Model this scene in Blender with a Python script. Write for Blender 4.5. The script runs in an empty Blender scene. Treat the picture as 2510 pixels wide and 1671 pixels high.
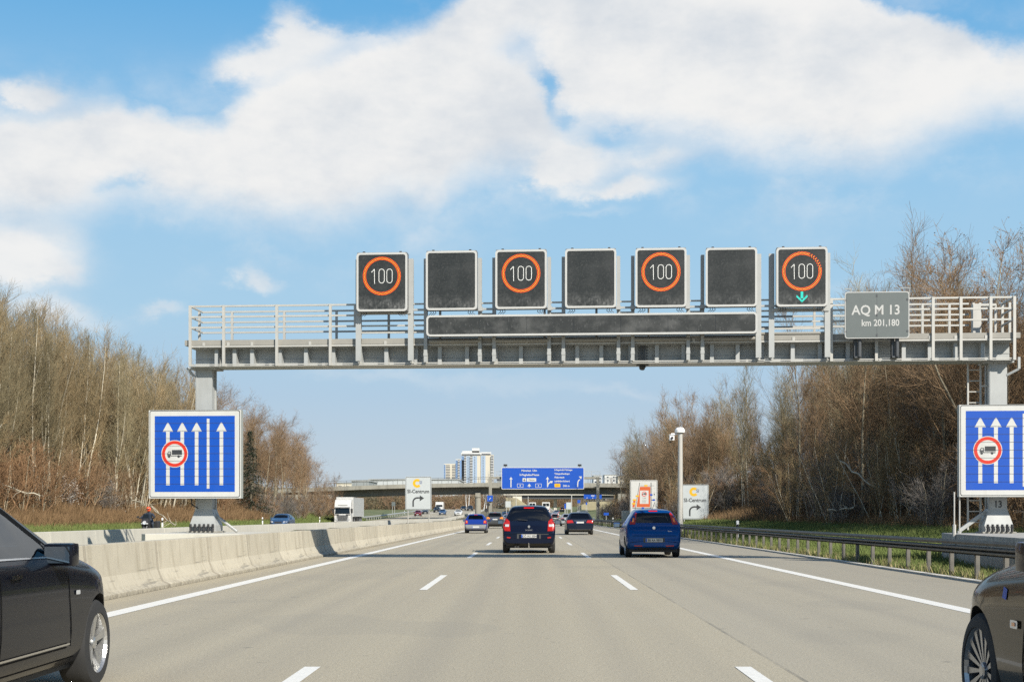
import bpy, bmesh, math, random
import numpy as np
from mathutils import Vector, Matrix
from mathutils.bvhtree import BVHTree
from mathutils.geometry import delaunay_2d_cdt
R = math.radians
S = bpy.context.scene
COL = S.collection

# ------------------------------------------------------------------ camera, light, exposure
# picture constants of the photograph (2510 px wide): used to turn measured places into metres
F, VX, HY, CH = 3416.0, 1298.0, 1263.0, 1.27
cam = bpy.data.cameras.new('camera'); camo = bpy.data.objects.new('camera', cam); COL.objects.link(camo)
camo.location = (0, 0, CH); camo.rotation_euler = (R(90), 0, 0)
cam.sensor_width = 36; cam.lens = 36 * F / 2510
cam.shift_x = (1255 - VX) / 2510; cam.shift_y = (HY - 835.5) / 2510
cam.clip_start = .1; cam.clip_end = 6000
S.camera = camo

SUN = Vector((.87, -1.25, 1.0)).normalized()
EL = math.asin(SUN.z); AZ = math.atan2(SUN.x, SUN.y)
sl = bpy.data.lights.new('sun', 'SUN'); sl.energy = 4.5; sl.angle = R(.55); sl.color = (1, .94, .84)
so = bpy.data.objects.new('sun', sl); COL.objects.link(so)
so.rotation_euler = SUN.to_track_quat('Z', 'Y').to_euler()
S.view_settings.view_transform = 'Standard'; S.view_settings.look = 'None'
S.view_settings.exposure = .6; S.view_settings.gamma = 1
S.cycles.use_denoising = False
S.cycles.max_bounces = 6; S.cycles.transparent_max_bounces = 8

W = bpy.data.worlds.new('World'); S.world = W; W.use_nodes = True
def build_world():
    nt = W.node_tree; N = nt.nodes; L = nt.links; N.clear()
    def math_(op, a, b=None, c=None, clamp=False):
        n = N.new('ShaderNodeMath'); n.operation = op; n.use_clamp = clamp
        for i, x in enumerate((a, b, c)):
            if x is None: continue
            if isinstance(x, (int, float)): n.inputs[i].default_value = x
            else: L.new(x, n.inputs[i])
        return n.outputs[0]
    def step(x, lo, hi):
        n = N.new('ShaderNodeMapRange'); n.interpolation_type = 'SMOOTHSTEP'; L.new(x, n.inputs[0])
        n.inputs[1].default_value = lo; n.inputs[2].default_value = hi; return n.outputs[0]
    tc = N.new('ShaderNodeTexCoord'); sp = N.new('ShaderNodeSeparateXYZ'); L.new(tc.outputs['Generated'], sp.inputs[0])
    az = math_('ARCTAN2', sp.outputs[0], sp.outputs[1]); el = math_('ARCSINE', sp.outputs[2])
    def noise(scale, detail, rough, off=0, stretch=(1, 1, 1.5)):
        m = N.new('ShaderNodeMapping'); L.new(tc.outputs['Generated'], m.inputs[0]); m.inputs['Location'].default_value = (off, off * 2, 0)
        m.inputs['Scale'].default_value = stretch
        n = N.new('ShaderNodeTexNoise'); L.new(m.outputs[0], n.inputs['Vector'])
        n.inputs['Scale'].default_value = scale; n.inputs['Detail'].default_value = detail; n.inputs['Roughness'].default_value = rough
        return math_('SUBTRACT', n.outputs[0], .5)
    n1, n2 = noise(9, 8, .62), noise(9, 8, .62, 7.3)
    n3 = noise(34, 6, .66, 3.1); n4 = noise(5.5, 5, .55, 1.7, (1, 1, 2.5))
    # wind-torn coordinates
    a = math_('ADD', az, math_('ADD', math_('MULTIPLY', n1, .065), math_('MULTIPLY', n3, .026)))
    e = math_('ADD', el, math_('ADD', math_('MULTIPLY', n2, .045), math_('MULTIPLY', n3, .018)))
    def AE(x, y):
        d = Vector(((x - VX) / F, 1, (HY - y) / F)).normalized()
        return math.atan2(d.x, d.y), math.asin(d.z)
    A0, A1 = -.40, .40; E1 = .42
    def curve(pts):
        fc = N.new('ShaderNodeFloatCurve'); t = math_('DIVIDE', math_('SUBTRACT', a, A0), A1 - A0, clamp=True)
        L.new(t, fc.inputs['Value']); c = fc.mapping.curves[0]
        P = []
        for x, y in pts:
            aa, ee = AE(x, y); P.append(((aa - A0) / (A1 - A0), ee / E1))
        P = [(0, P[0][1])] + P + [(1, P[-1][1])]
        while len(c.points) < len(P): c.points.new(.5, .5)
        for p, (x, y) in zip(c.points, P): p.location = (x, y); p.handle_type = 'AUTO'
        fc.mapping.update(); return math_('MULTIPLY', fc.outputs[0], E1)
    T = curve([(0, 262), (150, 250), (270, 240), (370, 258), (450, 278), (520, 282), (580, 245), (650, 205), (720, 165), (800, 130), (900, 100), (1000, 60), (1080, 15), (1160, -60), (1600, -130), (2050, -70), (2200, 5), (2350, 70), (2510, 120)])
    B = curve([(0, 505), (110, 518), (200, 516), (270, 495), (330, 490), (420, 510), (560, 520), (700, 535), (820, 522), (960, 500), (1060, 500), (1110, 455), (1200, 410), (1320, 392), (1380, 345), (1450, 318), (1540, 338), (1700, 362), (1900, 378), (2060, 380), (2180, 360), (2300, 318), (2420, 282), (2510, 268)])
    d1 = step(math_('SUBTRACT', T, e), -.008, .014); d2 = step(math_('SUBTRACT', e, B), -.026, .022)
    dens = math_('MULTIPLY', d1, d2)
    veil = math_('MULTIPLY', math_('MULTIPLY', step(math_('SUBTRACT', T, e), -.055, .03), step(math_('SUBTRACT', e, B), -.075, .02)), step(math_('ADD', n1, n2), -.10, .28))
    dens = math_('MAXIMUM', dens, math_('MULTIPLY', veil, .62))
    def blob(x, y, rx, ry, k):
        aa, ee = AE(x, y)
        u = math_('DIVIDE', math_('SUBTRACT', a, aa), rx / F); v = math_('DIVIDE', math_('SUBTRACT', e, ee), ry / F)
        q = math_('ADD', math_('MULTIPLY', u, u), math_('MULTIPLY', v, v))
        return math_('MULTIPLY', math_('EXPONENT', math_('MULTIPLY', q, -1)), k)
    for g in [(1345, 215, 22, 60, .95), (1385, 290, 30, 26, .7), (1480, 345, 60, 20, .2), (1300, 105, 45, 30, .4), (290, 462, 40, 16, .5)]:
        dens = math_('SUBTRACT', dens, blob(*g), clamp=True)
    add = None
    for b in [(705, 55, 55, 60, .85), (760, 110, 80, 40, .5), (700, 150, 120, 55, .5), (570, 190, 100, 34, .35), (820, 95, 90, 34, .5), (130, 232, 130, 34, .6), (1335, 350, 80, 60, .55), (1490, 415, 120, 34, .5), (640, 165, 110, 34, .55), (90, 205, 45, 50, .6), (30, 235, 60, 26, .6), (240, 190, 60, 36, .35),
              (1380, 385, 80, 62, .85), (1370, 430, 70, 26, .7), (1600, 398, 115, 34, .75), (1500, 478, 130, 22, .8), (1560, 462, 130, 26, .5), (1470, 525, 120, 14, .4),
              (60, 590, 130, 70, .95), (30, 660, 150, 55, .9), (150, 690, 50, 25, .4), (600, 672, 40, 30, .75), (625, 700, 70, 18, .6), (385, 760, 70, 20, .75), (430, 550, 110, 22, .35), (200, 790, 120, 26, .45),
              (120, 760, 110, 30, .55), (1160, 930, 300, 26, .30), (1300, 965, 200, 24, .27), (1250, 1035, 260, 16, .24), (1560, 965, 120, 20, .3), (880, 940, 160, 20, .25),
              (1290, 690, 60, 30, .4), (2080, 690, 110, 26, .35), (930, 100, 70, 20, .4), (2420, 80, 50, 20, .2)]:
        q = blob(*b); add = q if add is None else math_('ADD', add, q)
    add = step(math_('MULTIPLY', add, math_('ADD', 1, math_('MULTIPLY', n1, 1.6))), .10, 1.15)
    dens = math_('SUBTRACT', 1, math_('MULTIPLY', math_('SUBTRACT', 1, dens), math_('SUBTRACT', 1, math_('MULTIPLY', add, .95))))
    # elsewhere in the sky (beside and behind) broken cloud of the same kind
    far = step(math_('ABSOLUTE', az), .42, .60); gen = step(n4, .0, .16)
    dens = math_('ADD', math_('MULTIPLY', dens, math_('SUBTRACT', 1, far)), math_('MULTIPLY', gen, math_('MULTIPLY', far, .8)), clamp=True)
    sky = N.new('ShaderNodeTexSky'); sky.sky_type = 'NISHITA'; sky.sun_disc = False
    sky.sun_elevation = EL; sky.sun_rotation = AZ; sky.air_density = 1.0; sky.dust_density = SKY_DUST; sky.ozone_density = SKY_OZ
    # lower sky: thin spring haze that pales toward the horizon; the plain Nishita sky takes over higher up
    rp = N.new('ShaderNodeValToRGB'); L.new(math_('DIVIDE', el, .5, clamp=True), rp.inputs[0]); E_ = rp.color_ramp.elements
    for i, (p_, c_) in enumerate(((0, (.385, .435, .465)), (.07, (.35, .415, .47)), (.17, (.295, .40, .50)), (.28, (.265, .41, .53)), (.48, (.21, .38, .54)), (.72, (.085, .27, .49)), (1, (.05, .20, .43)))):
        e_ = E_[i] if i < 2 else E_.new(p_); e_.position = p_; e_.color = (*c_, 1)
    sc = N.new('ShaderNodeVectorMath'); sc.operation = 'SCALE'; L.new(sky.outputs[0], sc.inputs[0]); sc.inputs['Scale'].default_value = SKY_STR
    sm_ = N.new('ShaderNodeMixRGB'); L.new(step(el, .5, .95), sm_.inputs[0]); L.new(rp.outputs[0], sm_.inputs[1]); L.new(sc.outputs[0], sm_.inputs[2])
    bg = N.new('ShaderNodeBackground'); L.new(sm_.outputs[0], bg.inputs[0]); bg.inputs[1].default_value = 1.0
    # cloud body: lit white tops, faint blue-grey folds
    cr = N.new('ShaderNodeMixRGB'); cr.inputs[1].default_value = (.70, .755, .82, 1); cr.inputs[2].default_value = (1, .99, .97, 1)
    sh = step(math_('ADD', math_('ADD', n4, math_('MULTIPLY', n1, .6)), math_('MULTIPLY', n3, .2)), -.30, .12); L.new(sh, cr.inputs[0])
    bc = N.new('ShaderNodeBackground'); L.new(cr.outputs[0], bc.inputs[0]); bc.inputs[1].default_value = CLOUD_STR
    mx = N.new('ShaderNodeMixShader'); L.new(math_('MULTIPLY', dens, .97), mx.inputs[0]); L.new(bg.outputs[0], mx.inputs[1]); L.new(bc.outputs[0], mx.inputs[2])
    out = N.new('ShaderNodeOutputWorld'); L.new(mx.outputs[0], out.inputs[0])
SKY_STR, SKY_DUST, SKY_OZ, CLOUD_STR = .085, .6, 3.0, .60
build_world()

# ------------------------------------------------------------------ materials
MATS = {}
def mat(name, col, rough=.6, metal=0, var=.15, scale=6, coat=0, emit=0, bump=0, stretch=(1, 1, 1), spec=.5, objvar=0, alpha=1):
    if name in MATS: return MATS[name]
    m = bpy.data.materials.new(name); m.use_nodes = True; nt = m.node_tree; N = nt.nodes; L = nt.links
    b = N['Principled BSDF']; b.inputs['Roughness'].default_value = rough; b.inputs['Metallic'].default_value = metal
    b.inputs['Coat Weight'].default_value = coat; b.inputs['Coat Roughness'].default_value = .04; b.inputs['Specular IOR Level'].default_value = spec
    c = (*col, 1)
    tc = N.new('ShaderNodeTexCoord'); mp = N.new('ShaderNodeMapping'); L.new(tc.outputs['Object'], mp.inputs[0]); mp.inputs['Scale'].default_value = stretch
    no = N.new('ShaderNodeTexNoise'); L.new(mp.outputs[0], no.inputs['Vector']); no.inputs['Scale'].default_value = scale; no.inputs['Detail'].default_value = 6
    no.inputs['Roughness'].default_value = .65
    mr = N.new('ShaderNodeMapRange'); L.new(no.outputs[0], mr.inputs[0]); mr.inputs[1].default_value = .25; mr.inputs[2].default_value = .75
    mr.inputs[3].default_value = 1 - var; mr.inputs[4].default_value = 1 + var
    val = mr.outputs[0]
    if objvar:
        oi = N.new('ShaderNodeObjectInfo'); m2 = N.new('ShaderNodeMapRange'); L.new(oi.outputs['Random'], m2.inputs[0])
        m2.inputs[3].default_value = 1 - objvar; m2.inputs[4].default_value = 1 + objvar
        mm = N.new('ShaderNodeMath'); mm.operation = 'MULTIPLY'; L.new(val, mm.inputs[0]); L.new(m2.outputs[0], mm.inputs[1]); val = mm.outputs[0]
    mu = N.new('ShaderNodeVectorMath'); mu.operation = 'SCALE'; mu.inputs[0].default_value = col; L.new(val, mu.inputs['Scale'])
    L.new(mu.outputs[0], b.inputs['Base Color'])
    if emit: b.inputs['Emission Color'].default_value = c; b.inputs['Emission Strength'].default_value = emit
    if bump:
        bu = N.new('ShaderNodeBump'); bu.inputs['Strength'].default_value = bump; bu.inputs['Distance'].default_value = .02
        L.new(no.outputs[0], bu.inputs['Height']); L.new(bu.outputs[0], b.inputs['Normal'])
    MATS[name] = m; return m

def nodes_of(m):
    return m.node_tree.nodes, m.node_tree.links, m.node_tree.nodes['Principled BSDF']
def base_out(m):
    N, L, b = nodes_of(m); return b.inputs['Base Color'].links[0].from_socket
def add_noise(N, L, scale, lo, hi, vec='Object', stretch=(1, 1, 1), detail=5, rough=.6, loc=(0, 0, 0)):
    tc = N.new('ShaderNodeTexCoord'); mp = N.new('ShaderNodeMapping'); L.new(tc.outputs[vec], mp.inputs[0])
    mp.inputs['Scale'].default_value = stretch; mp.inputs['Location'].default_value = loc
    no = N.new('ShaderNodeTexNoise'); L.new(mp.outputs[0], no.inputs['Vector']); no.inputs['Scale'].default_value = scale
    no.inputs['Detail'].default_value = detail; no.inputs['Roughness'].default_value = rough
    mr = N.new('ShaderNodeMapRange'); L.new(no.outputs[0], mr.inputs[0]); mr.inputs[1].default_value = lo; mr.inputs[2].default_value = hi
    return mr.outputs[0]
def mix_in(m, fac, col, mode='MIX'):
    N, L, b = nodes_of(m); src = base_out(m); x = N.new('ShaderNodeMixRGB'); x.blend_type = mode
    L.new(fac, x.inputs[0]); L.new(src, x.inputs[1]); x.inputs[2].default_value = (*col, 1); L.new(x.outputs[0], b.inputs['Base Color'])

# ------------------------------------------------------------------ mesh helpers
class MB:
    def __init__(s): s.v = []; s.f = []; s.m = []
    def add(s, vs, fs, mi=0):
        o = len(s.v); s.v += [tuple(p) for p in vs]; s.f += [tuple(i + o for i in q) for q in fs]; s.m += [mi] * len(fs); return s
    def box(s, x0, x1, y0, y1, z0, z1, mi=0):
        return s.add([(x0, y0, z0), (x1, y0, z0), (x1, y1, z0), (x0, y1, z0), (x0, y0, z1), (x1, y0, z1), (x1, y1, z1), (x0, y1, z1)],
                     [(0, 3, 2, 1), (4, 5, 6, 7), (0, 1, 5, 4), (1, 2, 6, 5), (2, 3, 7, 6), (3, 0, 4, 7)], mi)
    def tube(s, p0, p1, r0, r1=None, n=8, cap=True, mi=0):
        r1 = r0 if r1 is None else r1; p0 = Vector(p0); p1 = Vector(p1); d = (p1 - p0).normalized()
        a = d.orthogonal().normalized(); b = d.cross(a)
        vs = [p + (a * math.cos(t) + b * math.sin(t)) * r for p, r in ((p0, r0), (p1, r1)) for t in [2 * math.pi * i / n for i in range(n)]]
        fs = [(i, (i + 1) % n, n + (i + 1) % n, n + i) for i in range(n)]
        if cap: fs += [tuple(range(n - 1, -1, -1)), tuple(range(n, 2 * n))]
        return s.add(vs, fs, mi)
    def path(s, pts, r, n=6, mi=0):
        for p, q in zip(pts, pts[1:]): s.tube(p, q, r, r, n, True, mi)
        return s
    def bar(s, p0, p1, w, h, mi=0):     # rectangular bar, w sideways, h up
        p0 = Vector(p0); p1 = Vector(p1); d = (p1 - p0).normalized(); up = Vector((0, 0, 1)) if abs(d.z) < .95 else Vector((0, 1, 0))
        a = d.cross(up).normalized(); b = a.cross(d)
        vs = [p + a * (i * w / 2) + b * (j * h / 2) for p in (p0, p1) for i, j in ((-1, -1), (1, -1), (1, 1), (-1, 1))]
        return s.add(vs, [(0, 3, 2, 1), (4, 5, 6, 7), (0, 1, 5, 4), (1, 2, 6, 5), (2, 3, 7, 6), (3, 0, 4, 7)], mi)
    def prism(s, poly, axis, a, b, mi=0):   # poly in the two other axes, extruded a..b along axis
        n = len(poly)
        def P(u, v, w): return {'x': (w, u, v), 'y': (u, w, v), 'z': (u, v, w)}[axis]
        vs = [P(u, v, a) for u, v in poly] + [P(u, v, b) for u, v in poly]
        return s.add(vs, [tuple(range(n - 1, -1, -1)), tuple(range(n, 2 * n))] + [(i, (i + 1) % n, n + (i + 1) % n, n + i) for i in range(n)], mi)
    def flat(s, poly, y, mi=0):             # printed shape in the x-z plane, facing -y
        return s.add([(u, y, v) for u, v in poly], [tuple(range(len(poly)))], mi)
    def ringf(s, cx, cz, r0, r1, y, n=40, mi=0):
        vs = [(cx + r * math.cos(t), y, cz + r * math.sin(t)) for r in (r0, r1) for t in [2 * math.pi * i / n for i in range(n)]]
        return s.add(vs, [(i, (i + 1) % n, n + (i + 1) % n, n + i) for i in range(n)], mi)
    def lathe(s, prof, axis='x', n=24, c=(0, 0, 0), mi=0):   # prof: (along, radius)
        vs = []
        for a, r in prof:
            for i in range(n):
                t = 2 * math.pi * i / n; p = (a, r * math.cos(t), r * math.sin(t)) if axis == 'x' else (r * math.cos(t), r * math.sin(t), a) if axis == 'z' else (r * math.cos(t), a, r * math.sin(t))
                vs.append(tuple(p[k] + c[k] for k in range(3)))
        fs = [(k * n + i, k * n + (i + 1) % n, (k + 1) * n + (i + 1) % n, (k + 1) * n + i) for k in range(len(prof) - 1) for i in range(n)]
        return s.add(vs, fs, mi)
    def build(s, name, mats, parent=None, smooth=False, bevel=0, loc=None):
        me = bpy.data.meshes.new(name); me.from_pydata(s.v, [], s.f)
        if not isinstance(mats, (list, tuple)): mats = [mats]
        for m in mats: me.materials.append(m)
        me.polygons.foreach_set('material_index', s.m)
        o = bpy.data.objects.new(name, me); COL.objects.link(o)
        if s.f:
            bm = bmesh.new(); bm.from_mesh(me); 
            closed = [f for f in bm.faces]
            bmesh.ops.recalc_face_normals(bm, faces=closed) if not getattr(s, 'keep', False) else None
            if bevel: bmesh.ops.bevel(bm, geom=[e for e in bm.edges if len(e.link_faces) == 2 and e.calc_face_angle(0) > .6], offset=bevel, segments=2, affect='EDGES', profile=.7)
            bm.to_mesh(me); bm.free()
        if smooth:
            me.polygons.foreach_set('use_smooth', [True] * len(me.polygons))
            try: me.set_sharp_from_angle(angle=R(38))
            except Exception: pass
        if parent: o.parent = parent
        if loc: o.location = loc
        return o
def np_mesh(name, V, Fq, m, parent=None, sides=4):
    me = bpy.data.meshes.new(name); V = np.asarray(V, np.float32); Fq = np.asarray(Fq, np.int32)
    me.vertices.add(len(V)); me.vertices.foreach_set('co', V.ravel())
    me.loops.add(Fq.size); me.loops.foreach_set('vertex_index', Fq.ravel())
    me.polygons.add(len(Fq)); me.polygons.foreach_set('loop_start', np.arange(0, Fq.size, sides, dtype=np.int32))
    me.polygons.foreach_set('loop_total', np.full(len(Fq), sides, np.int32))
    me.update(calc_edges=True); me.materials.append(m)
    o = bpy.data.objects.new(name, me); COL.objects.link(o)
    if parent: o.parent = parent
    return o
def tag(o, label=None, cat=None, group=None, kind=None):
    if label: o['label'] = label
    if cat: o['category'] = cat
    if group: o['group'] = group
    if kind: o['kind'] = kind
    return o
def thing(name, label, cat, loc=(0, 0, 0), rz=0, group=None):
    o = bpy.data.objects.new(name, None); COL.objects.link(o); o.empty_display_size = .2
    o.location = loc; o.rotation_euler = (0, 0, rz); return tag(o, label, cat, group)
def copy_tree(o, parent=None, props=None):
    c = o.copy(); COL.objects.link(c)
    if parent: c.parent = parent
    for ch in CH_OF.get(o.name, o.children): copy_tree(ch, c)
    return c
CH_OF = {}
def freeze(o):      # remember children once (obj.children is slow in loops)
    CH_OF[o.name] = list(o.children)
    for c in o.children: freeze(c)
# flat outlines
def rect(x0, x1, z0, z1): return [(x0, z0), (x1, z0), (x1, z1), (x0, z1)]
def rrect(x0, x1, z0, z1, r, n=5):
    o = []
    for cx, cz, a in ((x1 - r, z0 + r, -90), (x1 - r, z1 - r, 0), (x0 + r, z1 - r, 90), (x0 + r, z0 + r, 180)):
        o += [(cx + r * math.cos(R(a + 90 * i / n)), cz + r * math.sin(R(a + 90 * i / n))) for i in range(n + 1)]
    return o
def circ(cx, cz, r, n=32): return [(cx + r * math.cos(2 * math.pi * i / n), cz + r * math.sin(2 * math.pi * i / n)) for i in range(n)]
def frame_ring(mb, outer, inner, y, mi=0):
    n = len(outer); mb.add([(u, y, v) for u, v in outer] + [(u, y, v) for u, v in inner], [(i, (i + 1) % n, n + (i + 1) % n, n + i) for i in range(n)], mi)
def text(mb, s, x, z, h, y, mi=0, align='CENTER', sx=1.0, bold=0):
    cu = bpy.data.curves.new('t', 'FONT'); cu.body = s; cu.align_x = align; cu.size = h / .70; cu.offset = bold; cu.resolution_u = 3
    o = bpy.data.objects.new('t', cu); COL.objects.link(o); dg = bpy.context.evaluated_depsgraph_get()
    me = bpy.data.meshes.new_from_object(o.evaluated_get(dg))
    mb.add([(x + v.co.x * sx, y, z + v.co.y) for v in me.vertices], [tuple(p.vertices) for p in me.polygons], mi)
    bpy.data.objects.remove(o); bpy.data.curves.remove(cu); bpy.data.meshes.remove(me)
def stroke(pts, w):     # thick 2-D polyline outline (one polygon)
    Lf, Rt = [], []
    for i, p in enumerate(pts):
        a = Vector(pts[max(0, i - 1)]); b = Vector(pts[min(len(pts) - 1, i + 1)]); d = (b - a).normalized(); n = Vector((-d.y, d.x)) * w / 2
        Lf.append(tuple(Vector(p) + n)); Rt.append(tuple(Vector(p) - n))
    return Lf + Rt[::-1]
def strokef(mb, pts, w, y, mi=0):
    q = stroke(pts, w); n = len(pts)
    mb.add([(u, y, v) for u, v in q], [(i, i + 1, 2 * n - 2 - i, 2 * n - 1 - i) for i in range(n - 1)], mi)
def arc(cx, cz, r, a0, a1, n=10): return [(cx + r * math.cos(R(a0 + (a1 - a0) * i / n)), cz + r * math.sin(R(a0 + (a1 - a0) * i / n))) for i in range(n + 1)]
def P(x, y, Y): return Vector(((x - VX) / F * Y, Y, CH + (HY - y) / F * Y))
# ------------------------------------------------------------------ ground
def sm(t): t = max(0., min(1., t)); return t * t * (3 - 2 * t)
def rise(x, y):
    s = 200 + 60 * sm((x + 14) / 14); t = max(0, y - s); return min(.0165 * t * t / (t + 80), 7.0 + .004 * t) if y < 2000 else 7
def H(x, y):        # bare ground height
    z = rise(x, y)
    if x > 10:
        near = 1 - sm((y - 255) / 45)
        z += (min((x - 10) * .13, .9) + max(0, x - 16.5) * .27 * 1.0 if x < 48 else .9 + 8.5) * near
        z += sm((y - 300) / 60) * min((x - 10) * .03, 1.5)
    if x < -29.2:
        near = 1 - sm((y - 235) / 40)
        z += (min((-x - 29.2) * .2, .6) + min(max(0, -x - 32.2) * .42, 9.5)) * near
    return z
NX = np.concatenate([np.linspace(-900, -80, 20), np.linspace(-75, -28, 40), np.linspace(-27, 9.5, 12), np.linspace(10, 60, 46), np.linspace(65, 900, 20)])
NY = np.concatenate([np.linspace(-80, 0, 9), np.linspace(4, 320, 110), np.linspace(330, 800, 60), np.linspace(850, 3500, 20)])
rng = np.random.default_rng(4)
gv = []
for y in NY:
    for x in NX:
        z = H(x, y); off = -.03
        if (x > 11 or x < -31) and abs(x) < 90: off += rng.uniform(-.07, .07)
        if -28.5 < x < 9.0 : off = -.06
        gv.append((x, y, z + off))
nx = len(NX); gf = [(j * nx + i, j * nx + i + 1, (j + 1) * nx + i + 1, (j + 1) * nx + i) for j in range(len(NY) - 1) for i in range(nx - 1)]
m_ground = mat('grass_ground', (.085, .110, .034), .95, var=.35, scale=1.3, bump=.6)
N, L, b = nodes_of(m_ground)
mix_in(m_ground, add_noise(N, L, .35, .42, .62), (.19, .17, .07)); mix_in(m_ground, add_noise(N, L, 7, .45, .75), (.055, .085, .02))
# leaf litter under the two woods
tc = N.new('ShaderNodeTexCoord'); sp = N.new('ShaderNodeSeparateXYZ'); L.new(tc.outputs['Object'], sp.inputs[0])
nn = add_noise(N, L, .22, .3, .7)
def mth(op, a, b_, N=N, L=L, clamp=False):
    n = N.new('ShaderNodeMath'); n.operation = op; n.use_clamp = clamp
    for i, x in enumerate((a, b_)):
        if isinstance(x, (int, float)): n.inputs[i].default_value = x
        elif x is not None: L.new(x, n.inputs[i])
    return n.outputs[0]
lit = mth('ADD', mth('GREATER_THAN', mth('SUBTRACT', sp.outputs[0], mth('MULTIPLY', nn, 4)), 11.6), mth('GREATER_THAN', mth('SUBTRACT', mth('MULTIPLY', sp.outputs[0], -1), mth('MULTIPLY', nn, 5)), 30.2), clamp=True)
lit = mth('MULTIPLY', lit, mth('LESS_THAN', sp.outputs[1], 262))
mix_in(m_ground, mth('MULTIPLY', lit, .93), (.15, .105, .06))
g = np_mesh('ground', gv, gf, m_ground); tag(g, kind='structure')
g.data.polygons.foreach_set('use_smooth', [True] * len(g.data.polygons))

def strip(name, xs, y0, y1, dz, m, step=8):     # ribbon of road following the rise
    ys = [y0]
    while ys[-1] < y1: ys.append(min(y1, ys[-1] + step))
    vs = [(x, y, rise(x, y) + dz) for y in ys for x in xs]; n = len(xs)
    fs = [(j * n + i, j * n + i + 1, (j + 1) * n + i + 1, (j + 1) * n + i) for j in range(len(ys) - 1) for i in range(n - 1)]
    return vs, fs
m_asph = mat('asphalt', (.36, .315, .222), .85, var=.16, scale=26, bump=.35)
N, L, b = nodes_of(m_asph)
mix_in(m_asph, add_noise(N, L, 95, .54, .68, detail=3), (.56, .52, .43)); mix_in(m_asph, add_noise(N, L, 70, .54, .68, detail=3, loc=(3, 1, 0)), (.17, .15, .12))
mix_in(m_asph, mth('MULTIPLY', add_noise(N, L, 1.1, .45, .8, stretch=(1, .015, 1), detail=4), .35, N, L), (.22, .20, .165))
mix_in(m_asph, mth('MULTIPLY', add_noise(N, L, .18, .5, .75, stretch=(1, .35, 1)), .25, N, L), (.39, .355, .29))
# the right lane was laid in a greyer, finer mix
tc2 = N.new('ShaderNodeTexCoord'); s2 = N.new('ShaderNodeSeparateXYZ'); L.new(tc2.outputs['Object'], s2.inputs[0])
mix_in(m_asph, mth('MULTIPLY', mth('GREATER_THAN', s2.outputs[0], 2.12, N, L), .30, N, L), (.29, .27, .225))
mix_in(m_asph, mth('MULTIPLY', mth('GREATER_THAN', s2.outputs[0], 5.8, N, L), .25, N, L), (.22, .205, .17))
seam = mth('LESS_THAN', mth('ABSOLUTE', mth('SUBTRACT', s2.outputs[0], 2.12, N, L), None, N, L), .018, N, L)
mix_in(m_asph, mth('MULTIPLY', seam, mth('MULTIPLY', add_noise(N, L, .8, .35, .6), .5, N, L), N, L), (.09, .085, .075))
for cx_ in (-3.66, -.03, 3.8):      # oil-darkened lane centres, polished wheel tracks
    dd = mth('ABSOLUTE', mth('SUBTRACT', s2.outputs[0], cx_, N, L), None, N, L)
    oil = mth('SUBTRACT', 1, mth('MULTIPLY', dd, 1.9, N, L), N, L, True); mix_in(m_asph, mth('MULTIPLY', oil, mth('MULTIPLY', add_noise(N, L, .6, .3, .7, stretch=(1, .04, 1)), .34, N, L), N, L), (.17, .155, .125))
    wt_ = mth('SUBTRACT', 1, mth('MULTIPLY', mth('ABSOLUTE', mth('SUBTRACT', dd, .85, N, L), None, N, L), 3.2, N, L), N, L, True); mix_in(m_asph, mth('MULTIPLY', wt_, .22, N, L), (.22, .20, .165))
mix_in(m_asph, mth('MULTIPLY', add_noise(N, L, 3.1, .70, .74, detail=2), .5, N, L), (.13, .12, .10))
mix_in(m_asph, mth('MULTIPLY', add_noise(N, L, .33, .60, .62, stretch=(.8, .5, 1), detail=1, loc=(4, 9, 0)), .16, N, L), (.22, .205, .17))
vs, fs = strip('r', [-6.9, -5, -3.6, -1.9, 0, 1.9, 3.8, 6, 7.5, 8.95], -60, 1500, 0, m_asph)
rd = np_mesh('road', vs, fs, m_asph); tag(rd, kind='structure')
vs, fs = strip('r', [-29, -25, -20, -16, -12.6], -60, 1500, 0, m_asph)
rd2 = np_mesh('road', vs, fs, m_asph); tag(rd2, kind='structure')
m_line = mat('road_paint', (.72, .70, .64), .6, var=.10, scale=14)
N, L, b = nodes_of(m_line); mix_in(m_line, mth('MULTIPLY', add_noise(N, L, 30, .55, .72), .5, N, L), (.4, .37, .32))
V_, F_ = [], []
def addstrip(x0, x1, y0, y1, dz=.004, step=8):
    v, f = strip('', [x0, x1], y0, y1, dz, None, step); o = len(V_); V_.extend(v); F_.extend([tuple(i + o for i in q) for q in f])
addstrip(-5.53, -5.25, -60, 1400); addstrip(5.71, 5.98, -60, 1400); addstrip(8.72, 8.84, 20, 900)
addstrip(-14.6, -14.35, -60, 1400); addstrip(-26.0, -25.75, -60, 1400)
for k in range(-3, 45):
    y0 = 5.8 + 18 * k
    for x in (-1.82, 1.79, -18.2, -21.9): addstrip(x - .068, x + .068, y0, y0 + 5.9)
lm = np_mesh('lane_markings', V_, F_, m_line); tag(lm, kind='structure')
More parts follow.
